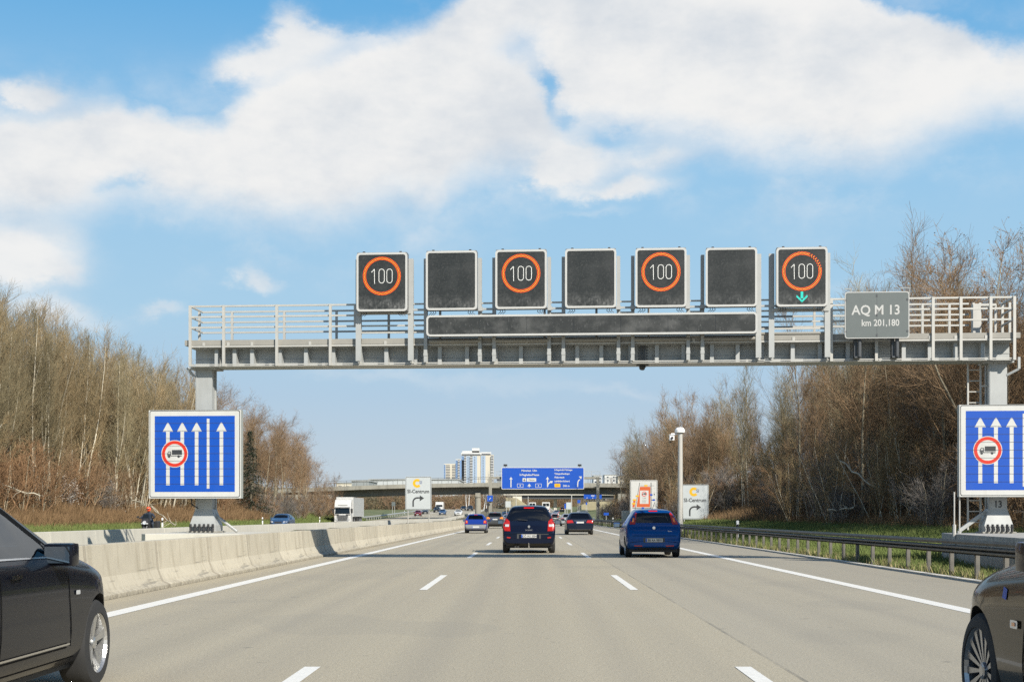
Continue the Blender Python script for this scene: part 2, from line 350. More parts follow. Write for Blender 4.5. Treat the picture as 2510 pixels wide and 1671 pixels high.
# raised median between the two barriers
m_med = mat('median_soil', (.15, .12, .075), .95, var=.4, scale=4, bump=.8); N, L, b = nodes_of(m_med)
mix_in(m_med, add_noise(N, L, 2.2, .5, .68), (.085, .12, .03))
vs = []; ys = list(np.linspace(46, 560, 160))
for y in ys:
    for x in (-12.6, -10.4, -8.6, -6.8): vs.append((x, y, rise(x, y) + .44 + random.Random(int(y * 7 + x * 3)).uniform(-.07, .1)))
md = np_mesh('median_strip', vs, [(j * 4 + i, j * 4 + i + 1, j * 4 + 5 + i, j * 4 + 4 + i) for j in range(159) for i in range(3)], m_med); tag(md, kind='structure')
md.data.polygons.foreach_set('use_smooth', [True] * len(md.data.polygons))

# ------------------------------------------------------------------ median barriers
m_conc = mat('barrier_concrete', (.45, .41, .32), .85, var=.07, scale=3, objvar=.09, bump=.15)
N, L, b = nodes_of(m_conc)
mix_in(m_conc, mth('MULTIPLY', add_noise(N, L, 5, .50, .70, stretch=(1, 1, .12)), .55, N, L), (.25, .215, .15))
mix_in(m_conc, mth('MULTIPLY', add_noise(N, L, 40, .60, .75), .4, N, L), (.25, .22, .18))
tcb = N.new('ShaderNodeTexCoord'); sb_ = N.new('ShaderNodeSeparateXYZ'); L.new(tcb.outputs['Object'], sb_.inputs[0])
foot = mth('SUBTRACT', 1, mth('MULTIPLY', sb_.outputs[2], 6, N, L), N, L, True); mix_in(m_conc, mth('MULTIPLY', foot, mth('MULTIPLY', add_noise(N, L, 9, .35, .6), .8, N, L), N, L), (.13, .115, .09))
mix_in(m_conc, mth('MULTIPLY', add_noise(N, L, 2.4, .61, .66, stretch=(1, .22, 5), vec='Object', loc=(0, 3, 0)), .45, N, L), (.10, .095, .085))
edg = mth('ADD', mth('LESS_THAN', sb_.outputs[1], .05, N, L), mth('GREATER_THAN', sb_.outputs[1], 3.87, N, L), N, L, True); mix_in(m_conc, mth('MULTIPLY', edg, .5, N, L), (.16, .14, .11))
m_conc2 = mat('barrier_concrete_pale', (.54, .515, .44), .85, var=.05, scale=3, objvar=.04)
N, L, b = nodes_of(m_conc2); mix_in(m_conc2, mth('MULTIPLY', add_noise(N, L, 5, .52, .72, stretch=(1, 1, .1)), .35, N, L), (.38, .36, .31))
def barrier_proto(m, side):
    pr = [(-.34, 0), (-.34, .07), (-.24, .12), (-.15, .33), (-.105, .83), (.105, .83), (.15, .33), (.24, .12), (.34, .07), (.34, 0)]
    mb = MB(); mb.prism(pr, 'y', 0, 3.92); o = mb.build('concrete_barrier', m, bevel=.012)
    return o
bp = barrier_proto(m_conc, 1); bp2 = barrier_proto(m_conc2, 1); first = [True, True]
for k, (proto, x0, lab, grp, n) in enumerate(((bp, -6.68, 'beige precast concrete barrier element in the row beside the left lane', 'concrete barrier elements beside the left lane', 62),
                                            (bp2, -13.1, 'pale concrete barrier element in the farther row, edging the oncoming carriageway', 'concrete barrier elements edging the oncoming carriageway', 90))):
    for i in range(n):
        o = proto if i == 0 else proto.copy()
        if i: COL.objects.link(o)
        y = 4.8 + i * 3.94 if k == 0 else 22 + i * 3.94; o.location = (x0, y, rise(x0, y))
        o.rotation_euler = (0, 0, 0); tag(o, lab, 'barrier', grp)
        dz = rise(x0, y + 3.94) - rise(x0, y); o.rotation_euler = (math.atan2(dz, 3.94), 0, random.Random(i * 3 + k).uniform(-.002, .002))

# ------------------------------------------------------------------ guard rail on the right
m_rail = mat('weathered_steel', (.13, .122, .105), .55, .55, var=.3, scale=3, bump=.1)
m_post = mat('post_steel', (.17, .16, .14), .5, .6, var=.25, scale=6)
gr = thing('guard_rail', 'dark weathered steel double guard rail on posts along the right shoulder', 'guard rail', (9.1, 20, 0))
def ribbon(prof, x0, y0, y1, dz=0, step=6):
    mb = MB(); ys = list(np.arange(y0, y1, step)) + [y1]; n = len(prof)
    mb.v = [(u, y - y0, v + rise(x0, y) + dz) for y in ys for u, v in prof]
    mb.f = [(j * n + i, j * n + (i + 1) % n, (j + 1) * n + (i + 1) % n, (j + 1) * n + i) for j in range(len(ys) - 1) for i in range(n)] + [tuple(range(n)), tuple((len(ys) - 1) * n + i for i in range(n))]
    mb.m = [0] * len(mb.f); return mb
ribbon([(-.08, .67), (.10, .67), (.10, .76), (-.08, .77), (-.10, .72)], 9.1, 20, 330).build('top_box_beam', m_rail, gr)
ribbon([(-.09, .47), (-.05, .48), (-.13, .51), (-.13, .54), (-.05, .565), (-.13, .59), (-.13, .62), (-.06, .65), (-.04, .64), (-.09, .61), (-.02, .56), (-.09, .52), (-.02, .48)], 9.1, 20, 330).build('corrugated_beam', m_rail, gr)
pm = MB(); pm.box(-.03, .05, -.05, .05, -.1, .62); pm.box(-.01, .03, -.051, .051, -.1, .6)
p0 = pm.build('post', m_post, gr); p0.location = (.02, 1.5, 0)
for k in range(1, 100):
    c = p0.copy(); COL.objects.link(c); c.location = (.02, 1.5 + 1.73 * k, rise(9.1, 21.5 + 1.73 * k)); c.parent = gr
mb = MB()
for k in range(100, 178): mb.box(-.01, .07, 1.45 + 1.73 * k, 1.55 + 1.73 * k, rise(9.1, 21.5 + 1.73 * k) - .1, rise(9.1, 21.5 + 1.73 * k) + .62)
tag(mb.build('far_posts', m_post, gr), kind='stuff')
gr.location = (9.1, 20, 0)
# far guard rail along the outer edge of the oncoming carriageway (beyond the wood)
m_galv = mat('galvanised_steel', (.46, .46, .44), .45, .5, var=.15, scale=3)
g2 = thing('guard_rail', 'distant pale galvanised guard rail beside the oncoming carriageway, in front of the green field', 'guard rail', (-30, 215, 0))
ribbon([(-.05, .45), (.05, .45), (.1, .6), (.05, .75), (-.05, .75)], -30, 215, 420).build('rail', m_galv, g2)
q = MB()
for k in range(50): q.box(-.05, .05, 2 + 4 * k, 2.1 + 4 * k, rise(-30, 217 + 4 * k) - .1, rise(-30, 217 + 4 * k) + .5)
q.build('posts_row', m_galv, g2)

# delineator posts
m_white = mat('white_plastic', (.80, .80, .78), .5, var=.06)
m_black = mat('black_plastic', (.02, .02, .022), .5, var=.1)
def delineator():
    t = thing('delineator_post', '', 'marker post')
    b_ = MB(); pr = [(-.06, -.05), (.06, -.05), (.06, .03), (0, .06), (-.06, .03)]
    b_.prism(pr, 'z', -.2, .68); b_.prism(pr, 'z', .86, 1.02); b_.prism([(x * .9, y * .9) for x, y in pr], 'z', 1.02, 1.05); b_.build('post_body', m_white, t)
    k_ = MB(); k_.prism([(x * 1.02, y * 1.02) for x, y in pr], 'z', .68, .86); k_.build('black_band', m_black, t)
    return t
dl = delineator(); freeze(dl); fst = True
for x, y, side in [(10.0, 67, 'r'), (10.0, 117, 'r'), (10.0, 167, 'r'), (10.0, 217, 'r'), (-29.5, 112, 'l'), (-29.5, 154, 'l'), (-29.5, 196, 'l'), (-29.8, 238, 'l'), (-30.5, 290, 'l'), (-30.5, 340, 'l')]:
    o = dl if fst else copy_tree(dl); fst = False
    o.location = (x, y, H(x, y) - .02)
    lab = {67: 'white marker post with black band behind the guard rail right of the grey place-name sign', 117: 'marker post hidden in part behind the blue hatchback', 167: 'small marker post in the grass left of the orange zone sign', 217: 'tiny marker post by the far gantry right post',
           112: 'marker post right of the motorcyclist, before the left wood', 154: 'marker post on the left verge between sign board and blue car', 196: 'marker post on the left verge just left of the white lorry', 238: 'marker post on the verge behind the white lorry', 290: 'marker post at the edge of the green field', 340: 'farthest marker post at the edge of the green field'}[y]
    tag(o, lab, 'marker post', 'white marker posts along the verges')

# ------------------------------------------------------------------ GANTRY (near)
TH = math.atan(-.075); DX = Vector((math.cos(TH), math.sin(TH))); DN = Vector((-DX.y, DX.x)); C0 = Vector((0, 36.2))
def g3(xs, ys, d=0):
    u = Vector(((xs - VX) / F, 1)); t = (d + C0.dot(DN)) / u.dot(DN); p = u * t
    return (p - C0).dot(DX), CH + (HY - ys) / F * t
def gx(xs, d=0): return g3(xs, 800, d)[0]
m_steel = mat('painted_grey_steel', (.37, .38, .37), .5, .15, var=.08, scale=2.5)
N, L, b = nodes_of(m_steel); mix_in(m_steel, mth('MULTIPLY', add_noise(N, L, 3, .5, .75, stretch=(1, 1, .15)), .25, N, L), (.22, .21, .19))
m_galv2 = mat('pale_galvanised', (.44, .43, .395), .5, .2, var=.08, scale=4)
m_kick = mat('grey_toe_board', (.28, .27, .24), .7, .1, var=.12, scale=2)
m_dark = mat('dark_steel', (.075, .08, .085), .5, .3, var=.2, scale=5)
gan = thing('sign_gantry', 'grey steel sign gantry with railed walkway spanning the motorway', 'gantry', (0, 36.2, 0), TH)
s0, s1 = gx(466), gx(2487); ZB, ZF, ZD = 5.20, 5.72, 5.90
mb = MB(); mb.box(s0 + .02, s1 - .02, .42, .92, ZB + .03, ZF - .03); mb.box(s0, s1, .10, .88, ZF - .03, ZF); mb.box(s0, s1, .10, .88, ZB, ZB + .03)
mb.box(s0, s1, .405, .42, 5.42, 5.428); beam = mb.build('box_beam', m_steel, gan)
for o_ in (0,):
    rib = MB(); rib.box(-.05, .05, .135, .42, ZB + .03, ZF - .03); r0 = None
    xs = [531, 575, 618, 686, 750, 817, 883, 947, 1020, 1078, 1145, 1215, 1277, 1345, 1415, 1474, 1545, 1610, 1675, 1745, 1808, 1868, 1943, 2010, 2078, 2150, 2215, 2279, 2342, 2409]
    for x in xs:
        if r0 is None: r0 = rib.build('stiffener', m_steel, gan); r = r0
        else: r = r0.copy(); COL.objects.link(r); r.parent = gan
        r.location = (gx(x, .15), 0, 0)
mb = MB(); mb.box(s0 - .14, s1 + .14, -.02, .04, 5.76, ZD); mb.box(s0 - .14, s1 + .14, 1.00, 1.05, 5.76, ZD); mb.box(s0 - .14, s0 - .10, .04, 1.0, 5.76, ZD); mb.box(s1 + .10, s1 + .14, .04, 1.0, 5.76, ZD)
mb.build('toe_board', m_kick, gan)
mb = MB(); mb.box(s0 - .10, s1 + .10, .04, 1.0, 5.77, 5.80); mb.build('walkway_deck', m_dark, gan)
mb = MB(); mb.box(s0, s1, -.03, .03, ZF - .015, ZF + .03); mb.box(s0, s1, -.05, -.02, 5.235, 5.262); mb.box(s0, s1, -.03, .09, 5.20, 5.215)
for x in (500, 560, 618, 760, 945, 1080, 1290, 1400, 1600, 1700, 1850, 1945, 2110, 2170, 2279, 2342, 2417): mb.box(gx(x) - .035, gx(x) + .035, -.035, -.022, 5.745, 5.835)
mb.build('cable_rail', m_galv2, gan)
def rail_run(a, b_, d, zs, r=.024):
    q = MB()
    for z in zs: q.bar((a, d, z), (b_, d, z), .045, .045)
    return q
RZ = (6.23, 6.51, 6.79)
q = rail_run(s0, gx(870), -.02, RZ); q.bar((gx(870), -.02, 6.20), (gx(870), -.02, 6.81), .045, .045); q.build('front_rail', m_galv2, gan)
for a, b_ in ((1007, 1042), (1180, 1207), (1350, 1378), (1520, 1548), (1690, 1719), (1862, 1886)):
    for z in (6.79, 6.51): q = MB(); q.bar((gx(a), -.02, z), (gx(b_), -.02, z), .04, .04); q.build('front_rail', m_galv2, gan)
for z in (6.23, 6.05):
    for a, b_ in ((878, 1042), (1862, 2030)): q = MB(); q.bar((gx(a), -.02, z), (gx(b_), -.02, z), .04, .04); q.build('front_rail', m_galv2, gan)
for z in RZ:
    q = MB(); q.bar((gx(2034), -.02, z), (s1, -.02, z), .045, .045); q.build('front_rail', m_galv2, gan)
    q = MB(); q.bar((s0, 1.02, z), (s1 - .9, 1.02, z), .045, .045); q.build('back_rail', m_galv2, gan)
q = MB()
for z in RZ:
    q.bar((s0 + .02, -.02, z), (s0 + .02, 1.02, z), .04, .04); q.bar((s1 - .02, -.02, z), (s1 - .02, 1.02, z), .04, .04)
q.build('end_rails', m_galv2, gan)
pr = MB(); pr.box(-.035, .035, -.03, .03, 5.20, 6.81); f0 = None
for x in (468, 550, 680, 811, 2037, 2147, 2286, 2354, 2427, 2485):
    r = pr.build('rail_post', m_galv2, gan) if f0 is None else f0.copy()
    if f0 is None: f0 = r
    else: COL.objects.link(r); r.parent = gan
    r.location = (gx(x), -.06, 0)
pr = MB(); pr.box(-.03, .03, -.03, .03, 5.76, 6.81); f0 = None
for x in (489, 569, 697, 825, 953, 1079, 1210, 1335, 1462, 1590, 1718, 1862, 1996, 2130, 2261, 2327, 2386, 2402, 2457, 2475):
    r = pr.build('back_rail_post', m_galv2, gan) if f0 is None else f0.copy()
    if f0 is None: f0 = r
    else: COL.objects.link(r); r.parent = gan
    r.location = (gx(x, 1.02), 1.02, 0)
# access hatch box at the ladder end
q = MB(); q.box(gx(2383, .9), gx(2402, .9), .80, 1.0, 5.8, 6.75); q.box(gx(2388, .9), gx(2440, .9), .82, .98, 6.70, 6.76); q.bar((gx(2440, .9), .9, 5.8), (gx(2440, .9), .9, 6.75), .05, .05); q.build('ladder_gate', m_galv2, gan)
def pylon(xc, foot_z, flip=1):
    sc = gx(xc, .5); p = MB(); w = .225
    # H-like column with recessed web on the sides
    p.box(sc - w, sc + w, .28, .36, foot_z + .62, 5.16); p.box(sc - w, sc + w, .64, .72, foot_z + .62, 5.16); p.box(sc - w + .03, sc + w - .03, .361, .639, foot_z + .3, 5.16)
    p.box(sc - .37, sc + .37, .15, .85, 5.16, 5.197)
    p.add([(sc - w, .28, foot_z + .62), (sc + w, .28, foot_z + .62), (sc + w, .72, foot_z + .62), (sc - w, .72, foot_z + .62), (sc - .36, .2, foot_z + .2), (sc + .36, .2, foot_z + .2), (sc + .36, .8, foot_z + .2), (sc - .36, .8, foot_z + .2)],
          [(0, 1, 5, 4), (1, 2, 6, 5), (2, 3, 7, 6), (3, 0, 4, 7)])
    p.box(sc - .36, sc + .36, .2, .8, foot_z + .04, foot_z + .2); p.box(sc - w + .02, sc - w + .05, .268, .28, foot_z + .62, 5.1)
    o = p.build('pylon', m_steel, gan)
    bl = MB(); bl.box(sc - .42, sc + .42, .12, .88, foot_z, foot_z + .04); bl.build('base_plate', m_kick, gan)
    bo = MB()
    for k in range(6): bo.tube((sc - .30 + k * .12, .10, foot_z + .03), (sc - .30 + k * .12, .10, foot_z + .23), .032, .032, 8); bo.tube((sc - .30 + k * .12, .10, foot_z + .14), (sc - .30 + k * .12, .10, foot_z + .17), .042, .042, 6)
    bo.build('anchor_bolts', m_black, gan)
    return sc
FZ = .82
sL = pylon(505.5, FZ); sR = pylon(2441, FZ)
q = MB(); q.tube((sL + .2, .5, FZ + .50), (sL + .86, .45, FZ + .02), .04, .04, 10); q.build('conduit_stay', m_galv, gan)
q = MB(); q.bar((sR - .25, .5, FZ + .55), (sR - .92, .5, FZ + .06), .09, .09); q.bar((sR - .92, .5, FZ + .06), (sR - .92, .5, FZ - .15), .09, .09); q.build('stay_arm', m_steel, gan)
q = MB(); q.path([(sL - .15, .12, 1.86), (sL - .28, .10, 1.72), (sL - .26, .10, 1.56), (sL - .10, .14, 1.46)], .018, 6); q.build('cable_loop', m_black, gan)
q = MB(); text(q, '13', sR, 1.53 - .05, .17, .272, sx=.85, bold=.004); tag(q.build('number_plate_lettering', m_black, gan), 'black number 13 on the pylon foot')
# stay under the beam end at the pylon heads
q = MB(); q.bar((sL - .25, .3, 4.95), (sL - .42, .2, 5.2), .06, .06); q.bar((sR + .22, .3, 4.85), (sR + .5, .2, 5.0), .06, .06); q.bar((sR + .5, .2, 5.0), (sR + .5, .2, 5.3), .06, .06); q.build('drain_pipe', m_steel, gan)
# ladder beside the right pylon
q = MB(); lx = sR - .52
for dx in (-.16, .16): q.bar((lx + dx, .6, .9), (lx + dx, .6, 5.7), .04, .05)
for k in range(16): q.bar((lx - .16, .6, 1.1 + .28 * k), (lx + .16, .6, 1.1 + .28 * k), .025, .025)
q.bar((lx + .16, .6, 4.6), (sR - .2, .5, 4.6), .04, .04); q.bar((lx + .16, .6, 2.6), (sR - .2, .5, 2.6), .04, .04); q.build('ladder', m_galv2, gan)
# conduit pipes, splice and camera under the beam
q = MB()
for a, b_ in ((1052, 1178), (1215, 1345), (1385, 1515), (1555, 1690), (1725, 1860)): q.tube((gx(a, -.1), -.1, 5.80), (gx(b_, -.1), -.1, 5.80), .05, .05, 10)
q.tube((gx(1862), -.02, 5.93), (gx(2020), -.02, 5.93), .035, .035, 8); q.build('cable_conduit', m_kick, gan)
q = MB(); q.box(gx(1570, .3), gx(1574, .3), .30, .415, ZB + .03, ZF - .03); q.box(gx(1578, .3), gx(1582, .3), .30, .415, ZB + .03, ZF - .03)
for k in range(6):
    for x in (1566, 1586): q.tube((gx(x, .3), .39, ZB + .08 + k * .075), (gx(x, .3), .42, ZB + .08 + k * .075), .018, .018, 6)
q.build('bolted_splice', m_dark, gan)
q = MB(); q.tube((gx(1576), .35, 5.19), (gx(1576), .35, 5.13), .05, .09, 10); q.tube((gx(1574), .35, 5.13), (gx(1570), .28, 5.08), .09, .03, 10); q.box(gx(1560), gx(1590), .3, .4, 5.17, 5.2); q.build('sensor', m_dark, gan)
# warning emblem outlines on the beam web
# concrete pedestal beneath the right pylon, footing in the median beneath the left one
m_ped = mat('grey_concrete', (.36, .35, .32), .85, var=.15, scale=3, bump=.2); N, L, b = nodes_of(m_ped)
mix_in(m_ped, mth('MULTIPLY', add_noise(N, L, 6, .5, .7, stretch=(1, 1, .1)), .5, N, L), (.17, .165, .15))
q = MB(); q.prism([(10.0, 28.5), (10.35, 28.0), (15.5, 28.0), (15.5, 37.2), (11.0, 37.2), (10.7, 36.0), (10.2, 31.0)], 'z', -.3, .815)
tag(q.build('concrete_pedestal', m_ped, bevel=.015), 'grey concrete pedestal behind the guard rail under the right gantry pylon', 'pedestal')
q = MB(); q.prism([(-7.3, 34.8), (-7.1, 35.2), (-7.1, 38.4), (-7.5, 39.2), (-9.4, 39.2), (-9.8, 38.4), (-9.8, 35.2), (-9.6, 34.8)], 'z', -.1, .812)
tag(q.build('concrete_pedestal', m_conc2, bevel=.015), 'pale concrete footing between the barriers under the left gantry pylon', 'pedestal')

# ------------------------------------------------------------------ signs hung on the gantry
m_face = mat('black_display_glass', (.019, .020, .018), .35, var=.25, scale=5); N, L, b = nodes_of(m_face)
tcx = N.new('ShaderNodeTexCoord'); sx_ = N.new('ShaderNodeSeparateXYZ'); L.new(tcx.outputs['Generated'], sx_.inputs[0])
drip = mth('MULTIPLY', add_noise(N, L, 12, .36, .66, stretch=(1.6, 1, .8)), add_noise(N, L, 2.2, .38, .6, loc=(5, 0, 2)), N, L); low = mth('SUBTRACT', 1, mth('MULTIPLY', sx_.outputs[2], 3.6, N, L), N, L, True)
oi = N.new('ShaderNodeObjectInfo'); low = mth('MULTIPLY', low, mth('ADD', .15, oi.outputs['Random'], N, L), N, L)
mix_in(m_face, mth('MULTIPLY', mth('MULTIPLY', low, drip, N, L), .95, N, L), (.24, .24, .23)); mix_in(m_face, mth('MULTIPLY', add_noise(N, L, 24, .50, .74), .5, N, L), (.075, .075, .07)); mix_in(m_face, mth('MULTIPLY', add_noise(N, L, 1.7, .45, .7, loc=(1, 0, 4)), .35, N, L), (.07, .07, .066))
m_face2 = mat('dusty_display_glass', (.026, .027, .025), .4, var=.25, scale=5); N, L, b = nodes_of(m_face2)
mix_in(m_face2, mth('MULTIPLY', add_noise(N, L, 1.6, .46, .66, stretch=(1, 1, 1.3)), .55, N, L), (.11, .11, .105)); mix_in(m_face2, mth('MULTIPLY', add_noise(N, L, 26, .6, .74, stretch=(1, 1, .5)), .6, N, L), (.17, .17, .165))
m_frame = mat('white_frame', (.44, .44, .42), .45, var=.05)
m_box = mat('housing_grey', (.16, .165, .17), .5, .3, var=.12)
m_led = mat('orange_led', (1.0, .13, .008), .4, var=.02, emit=.30); m_ledy = mat('yellow_led', (1.0, .36, .02), .4, var=.02, emit=.38)
m_ledw = mat('white_led', (1, 1, .94), .4, var=.02, emit=.30); m_ledg = mat('green_led', (.03, .75, .62), .4, var=.02, emit=.38)
m_ledbase = mat('led_carrier_red', (.09, .013, .005), .5, var=.1)
def dot(mb, x, z, r, y, mi=0): mb.flat([(x + r * math.cos(R(60 * k)), z + r * math.sin(R(60 * k))) for k in range(6)], y, mi)
SD = -.48
def vms(x0, x1, y0, y1, on, label, arrow=False, idx=0):
    a0, zt = g3(x0, y0, SD); a1, _ = g3(x1, y0, SD); _, zb = g3(x0, y1, SD); cx = (a0 + a1) / 2; w = (a1 - a0) / 2; h = zt - zb
    o = thing('lane_control_sign', label, 'electronic sign', (*(C0 + DX * cx + DN * SD), zb), TH, 'square electronic lane signs on the gantry')
    q = MB(); q.box(-w + .015, w - .015, .02, .34, .015, h + .01); q.build('housing', m_box, o, bevel=.01)
    q = MB(); outer, inner = rrect(-w, w, 0, h, .09), rrect(-w + .052, w - .052, .052, h - .052, .055)
    n = len(outer); q.add([(u, 0, v) for u, v in outer] + [(u, 0, v) for u, v in inner] + [(u, .03, v) for u, v in outer] + [(u, .012, v) for u, v in inner],
          [(i, (i + 1) % n, n + (i + 1) % n, n + i) for i in range(n)] + [(i, (i + 1) % n, 2 * n + (i + 1) % n, 2 * n + i) for i in range(n)] + [(n + i, n + (i + 1) % n, 3 * n + (i + 1) % n, 3 * n + i) for i in range(n)])
    q.build('frame', m_frame, o)
    q = MB(); q.flat(rrect(-w + .053, w - .053, .053, h - .053, .055), .010); q.build('display_glass', m_face, o)
    q = MB()      # mast-head cleats and cables
    for s_ in (-1, 1):
        q.box(s_ * w * .72 - .03, s_ * w * .72 + .03, .05, .1, h + .01, h + .04)
        for k in range(3): q.path([(s_ * (w - .10 - k * .06), .1, 0.01), (s_ * (w - .13 - k * .06), .1, -.06), (s_ * (w - .06 - k * .06), .12, -.11)], .008, 5)
    q.build('cable_set', m_black, o)
    cz = h - .605
    if on:
        q = MB(); q.ringf(0, cz, .412, .498, .006, 64); q.build('ring_carrier', m_ledbase, o)
        q = MB()
        for row in range(3):
            r = .424 + row * .031; nd = 78 + 4 * row
            for k in range(nd):
                if idx == 6 and 12 < k * 360 / nd < 66 and (k + row) % 2: continue
                t = 2 * math.pi * (k + .5 * (row % 2)) / nd; dot(q, r * math.cos(t), cz + r * math.sin(t), .0115, .002, 1 if row == 1 else 0)
        q.build('led_ring', [m_led, m_ledy], o)
        q = MB(); hh = .185
        def dots(pts, sp_=.026):
            Ls = [math.dist(a, b_) for a, b_ in zip(pts, pts[1:])]; T_ = sum(Ls); n = max(2, round(T_ / sp_))
            for k in range(n + (0 if pts[0] == pts[-1] else 1)):
                s = T_ * k / n; i = 0
                while i < len(Ls) - 1 and s > Ls[i]: s -= Ls[i]; i += 1
                t = s / Ls[i]; dot(q, pts[i][0] * (1 - t) + pts[i + 1][0] * t, cz + pts[i][1] * (1 - t) + pts[i + 1][1] * t, (.009), .002)
        dots([(-.265, hh - .08), (-.195, hh - .01), (-.19, -hh)])
        for c in (0.0, .205):
            dots(arc(c - .005, hh - .075, .07, 0, 180, 8) + arc(c - .005, -hh + .075, .07, 180, 360, 8) + [(c + .065, hh - .075)])
        q.build('led_digits', m_ledw, o)
    if arrow:
        q = MB()
        for k in range(6):
            for s_ in (-.022, .022, 0): dot(q, s_, .36 - k * .028 + .0, .011, .002)
        for k in range(7):
            for s_ in (-1, 1): dot(q, s_ * k * .021, .115 + k * .021, .011, .002); dot(q, s_ * k * .021, .145 + k * .021, .011, .002)
        q.build('led_arrow', m_ledg, o)
    return o
SG = [(873.6, 998.3, 620, 763.5, 1, 'leftmost lit lane sign showing 100 in an orange ring'), (1043.7, 1169.3, 615.6, 760.3, 0, 'blank dark lane sign second from the left on the gantry'),
      (1214, 1340.3, 612.8, 757.3, 1, 'lit lane sign showing 100, third of the seven from the left'), (1385, 1510.7, 610.5, 755, 0, 'blank dark lane sign in the middle of the seven'),
      (1557.5, 1682.9, 608.7, 753.3, 1, 'lit lane sign showing 100, fifth of the seven from the left'), (1729.7, 1856, 608, 752, 0, 'blank dark lane sign second from the right on the gantry'),
      (1902.8, 2028.8, 606.8, 751.6, 1, 'lit lane sign showing 100 with a green down arrow below')]
for i, s_ in enumerate(SG): vms(s_[0], s_[1], s_[2], s_[3], s_[4], s_[5], i == 6, i)
# upright brackets that carry the signs (parts of the gantry)
br = MB()
for a in (878, 1007, 1043, 1176, 1211, 1346, 1381, 1516, 1551, 1687, 1722, 1859, 1891, 2028): pass
b0 = MB(); b0.box(-.045, .045, -.13, -.10, 5.26, 7.95); b0.box(-.012, .012, -.10, -.02, 5.26, 7.95); b0.box(-.045, .045, -.02, .01, 5.26, 7.95); b0.box(-.052, .052, -.138, -.09, 5.42, 5.50)
b1 = MB(); b1.box(-.07, .07, -.16, -.13, 5.30, 7.95); b1.box(-.015, .015, -.13, -.02, 5.25, 7.95); b1.box(-.06, .06, -.02, .01, 5.25, 7.95)
B0 = B1 = None
for x, big in ((879, 1), (1007, 1), (1043, 0), (1176, 0), (1211, 0), (1346, 0), (1381, 0), (1516, 0), (1551, 0), (1687, 0), (1722, 0), (1859, 1), (1891, 1), (2028, 1)):
    if big:
        if B1 is None: B1 = b1.build('sign_bracket', m_steel, gan); r = B1
        else: r = B1.copy(); COL.objects.link(r); r.parent = gan
    else:
        if B0 is None: B0 = b0.build('sign_bracket', m_steel, gan); r = B0
        else: r = B0.copy(); COL.objects.link(r); r.parent = gan
    r.location = (gx(x, -.12), 0, 0)
q = MB()
for a, b_, y in ((876, 1010, 768), (1889, 2030, 761)): 
    z = g3(a, y, -.15)[1]; q.box(gx(a), gx(b_), -.19, -.05, z - .03, z + .05)
for a, b_ in ((1003, 1046), (1176, 1211), (1346, 1381), (1516, 1551), (1687, 1722), (1856, 1893)): q.bar((gx(a), -.13, 6.62), (gx(b_), -.13, 6.62), .05, .05)
for x in (1178, 1348, 1516, 1551, 1685, 1722): q.box(gx(x, -.2) - .06, gx(x, -.2) + .06, -.24, -.14, 6.56, 6.66)
q.build('cross_bars', m_steel, gan)
# long variable message board
a0, zt = g3(1044.8, 772.9, SD); a1, _ = g3(1856.7, 764, SD); _, zb = g3(1044.8, 824.5, SD); w = (a1 - a0) / 2; h = zt - zb
o = thing('message_board', 'long low blank black message board under the lane signs', 'electronic sign', (*(C0 + DX * (a0 + w) + DN * SD), zb), TH)
q = MB(); q.box(-w + .02, w - .02, .02, .36, .01, h); q.build('housing', m_box, o)
q = MB(); ou, inn = rrect(-w, w, 0, h, .1), rrect(-w + .05, w - .05, .05, h - .05, .06); n = len(ou)
q.add([(u, 0, v) for u, v in ou] + [(u, 0, v) for u, v in inn] + [(u, .03, v) for u, v in ou], [(i, (i + 1) % n, n + (i + 1) % n, n + i) for i in range(n)] + [(i, (i + 1) % n, 2 * n + (i + 1) % n, 2 * n + i) for i in range(n)]); q.build('frame', m_frame, o)
cuts = [-w + .052] + [gx(x, SD) - a0 - w for x in (1175.7, 1291, 1406.4, 1521.5, 1637.4, 1754)] + [w - .052]; p0_ = None
for k in range(7):
    q = MB(); q.flat(rect(cuts[k] + .004, cuts[k + 1] - .004, .052, h - .052), .01); q.build('display_panel', m_face2, o)
# AQ M 13 plate
m_aq = mat('grey_sign_face', (.105, .122, .12), .6, var=.06)
a0, zt = g3(2071, 715.7, SD); a1, _ = g3(2229, 715.7, SD); _, zb = g3(2071, 829.7, SD); w = (a1 - a0) / 2; h = zt - zb
o = thing('location_sign', 'grey rectangular plate reading AQ M 13 and km 201,180', 'sign', (*(C0 + DX * (a0 + w) + DN * SD), zb), TH)
q = MB(); q.prism(rrect(-w, w, 0, h, .07), 'y', .0, .04); q.build('plate', m_frame, o)
q = MB(); q.flat(rrect(-w + .022, w - .022, .022, h - .022, .055), -.003); q.build('face', m_aq, o)
q = MB(); k = 2 * w / 573; X = lambda x: (x - 1051.5) * k; Z = lambda y: (905 - y) * k
text(q, 'AQ M 13', X(1042), Z(690), 85 * k, -.006, sx=.93, bold=.006); text(q, 'km 201,180', X(1080), Z(793), 58 * k, -.006, sx=.86, bold=.004); q.build('lettering', m_frame, o)
q = MB(); q.box(-.007, .0, -.005, 0, .03, h - .03)
for z_ in (.08, h / 2, h - .1): q.box(-.025, .012, -.009, -.004, z_ - .03, z_ + .03)
for z_ in (.18, h - .2): q.box(w - .07, w - .02, -.009, -.004, z_ - .03, z_ + .02); q.box(-w + .02, -w + .04, -.009, -.004, z_ - .03, z_ + .02)
q.build('hinge_seam', m_dark, o)
q = MB(); q.path([(-w + .15, .02, h), (-w + .15, .02, h + .08), (-w, .02, h + .08)], .01, 5); q.path([(w - .02, .02, h - .1), (w + .02, .02, h + .09), (w - .22, .02, h + .09)], .01, 5); q.build('lifting_eyes', m_galv2, o)
q = MB()
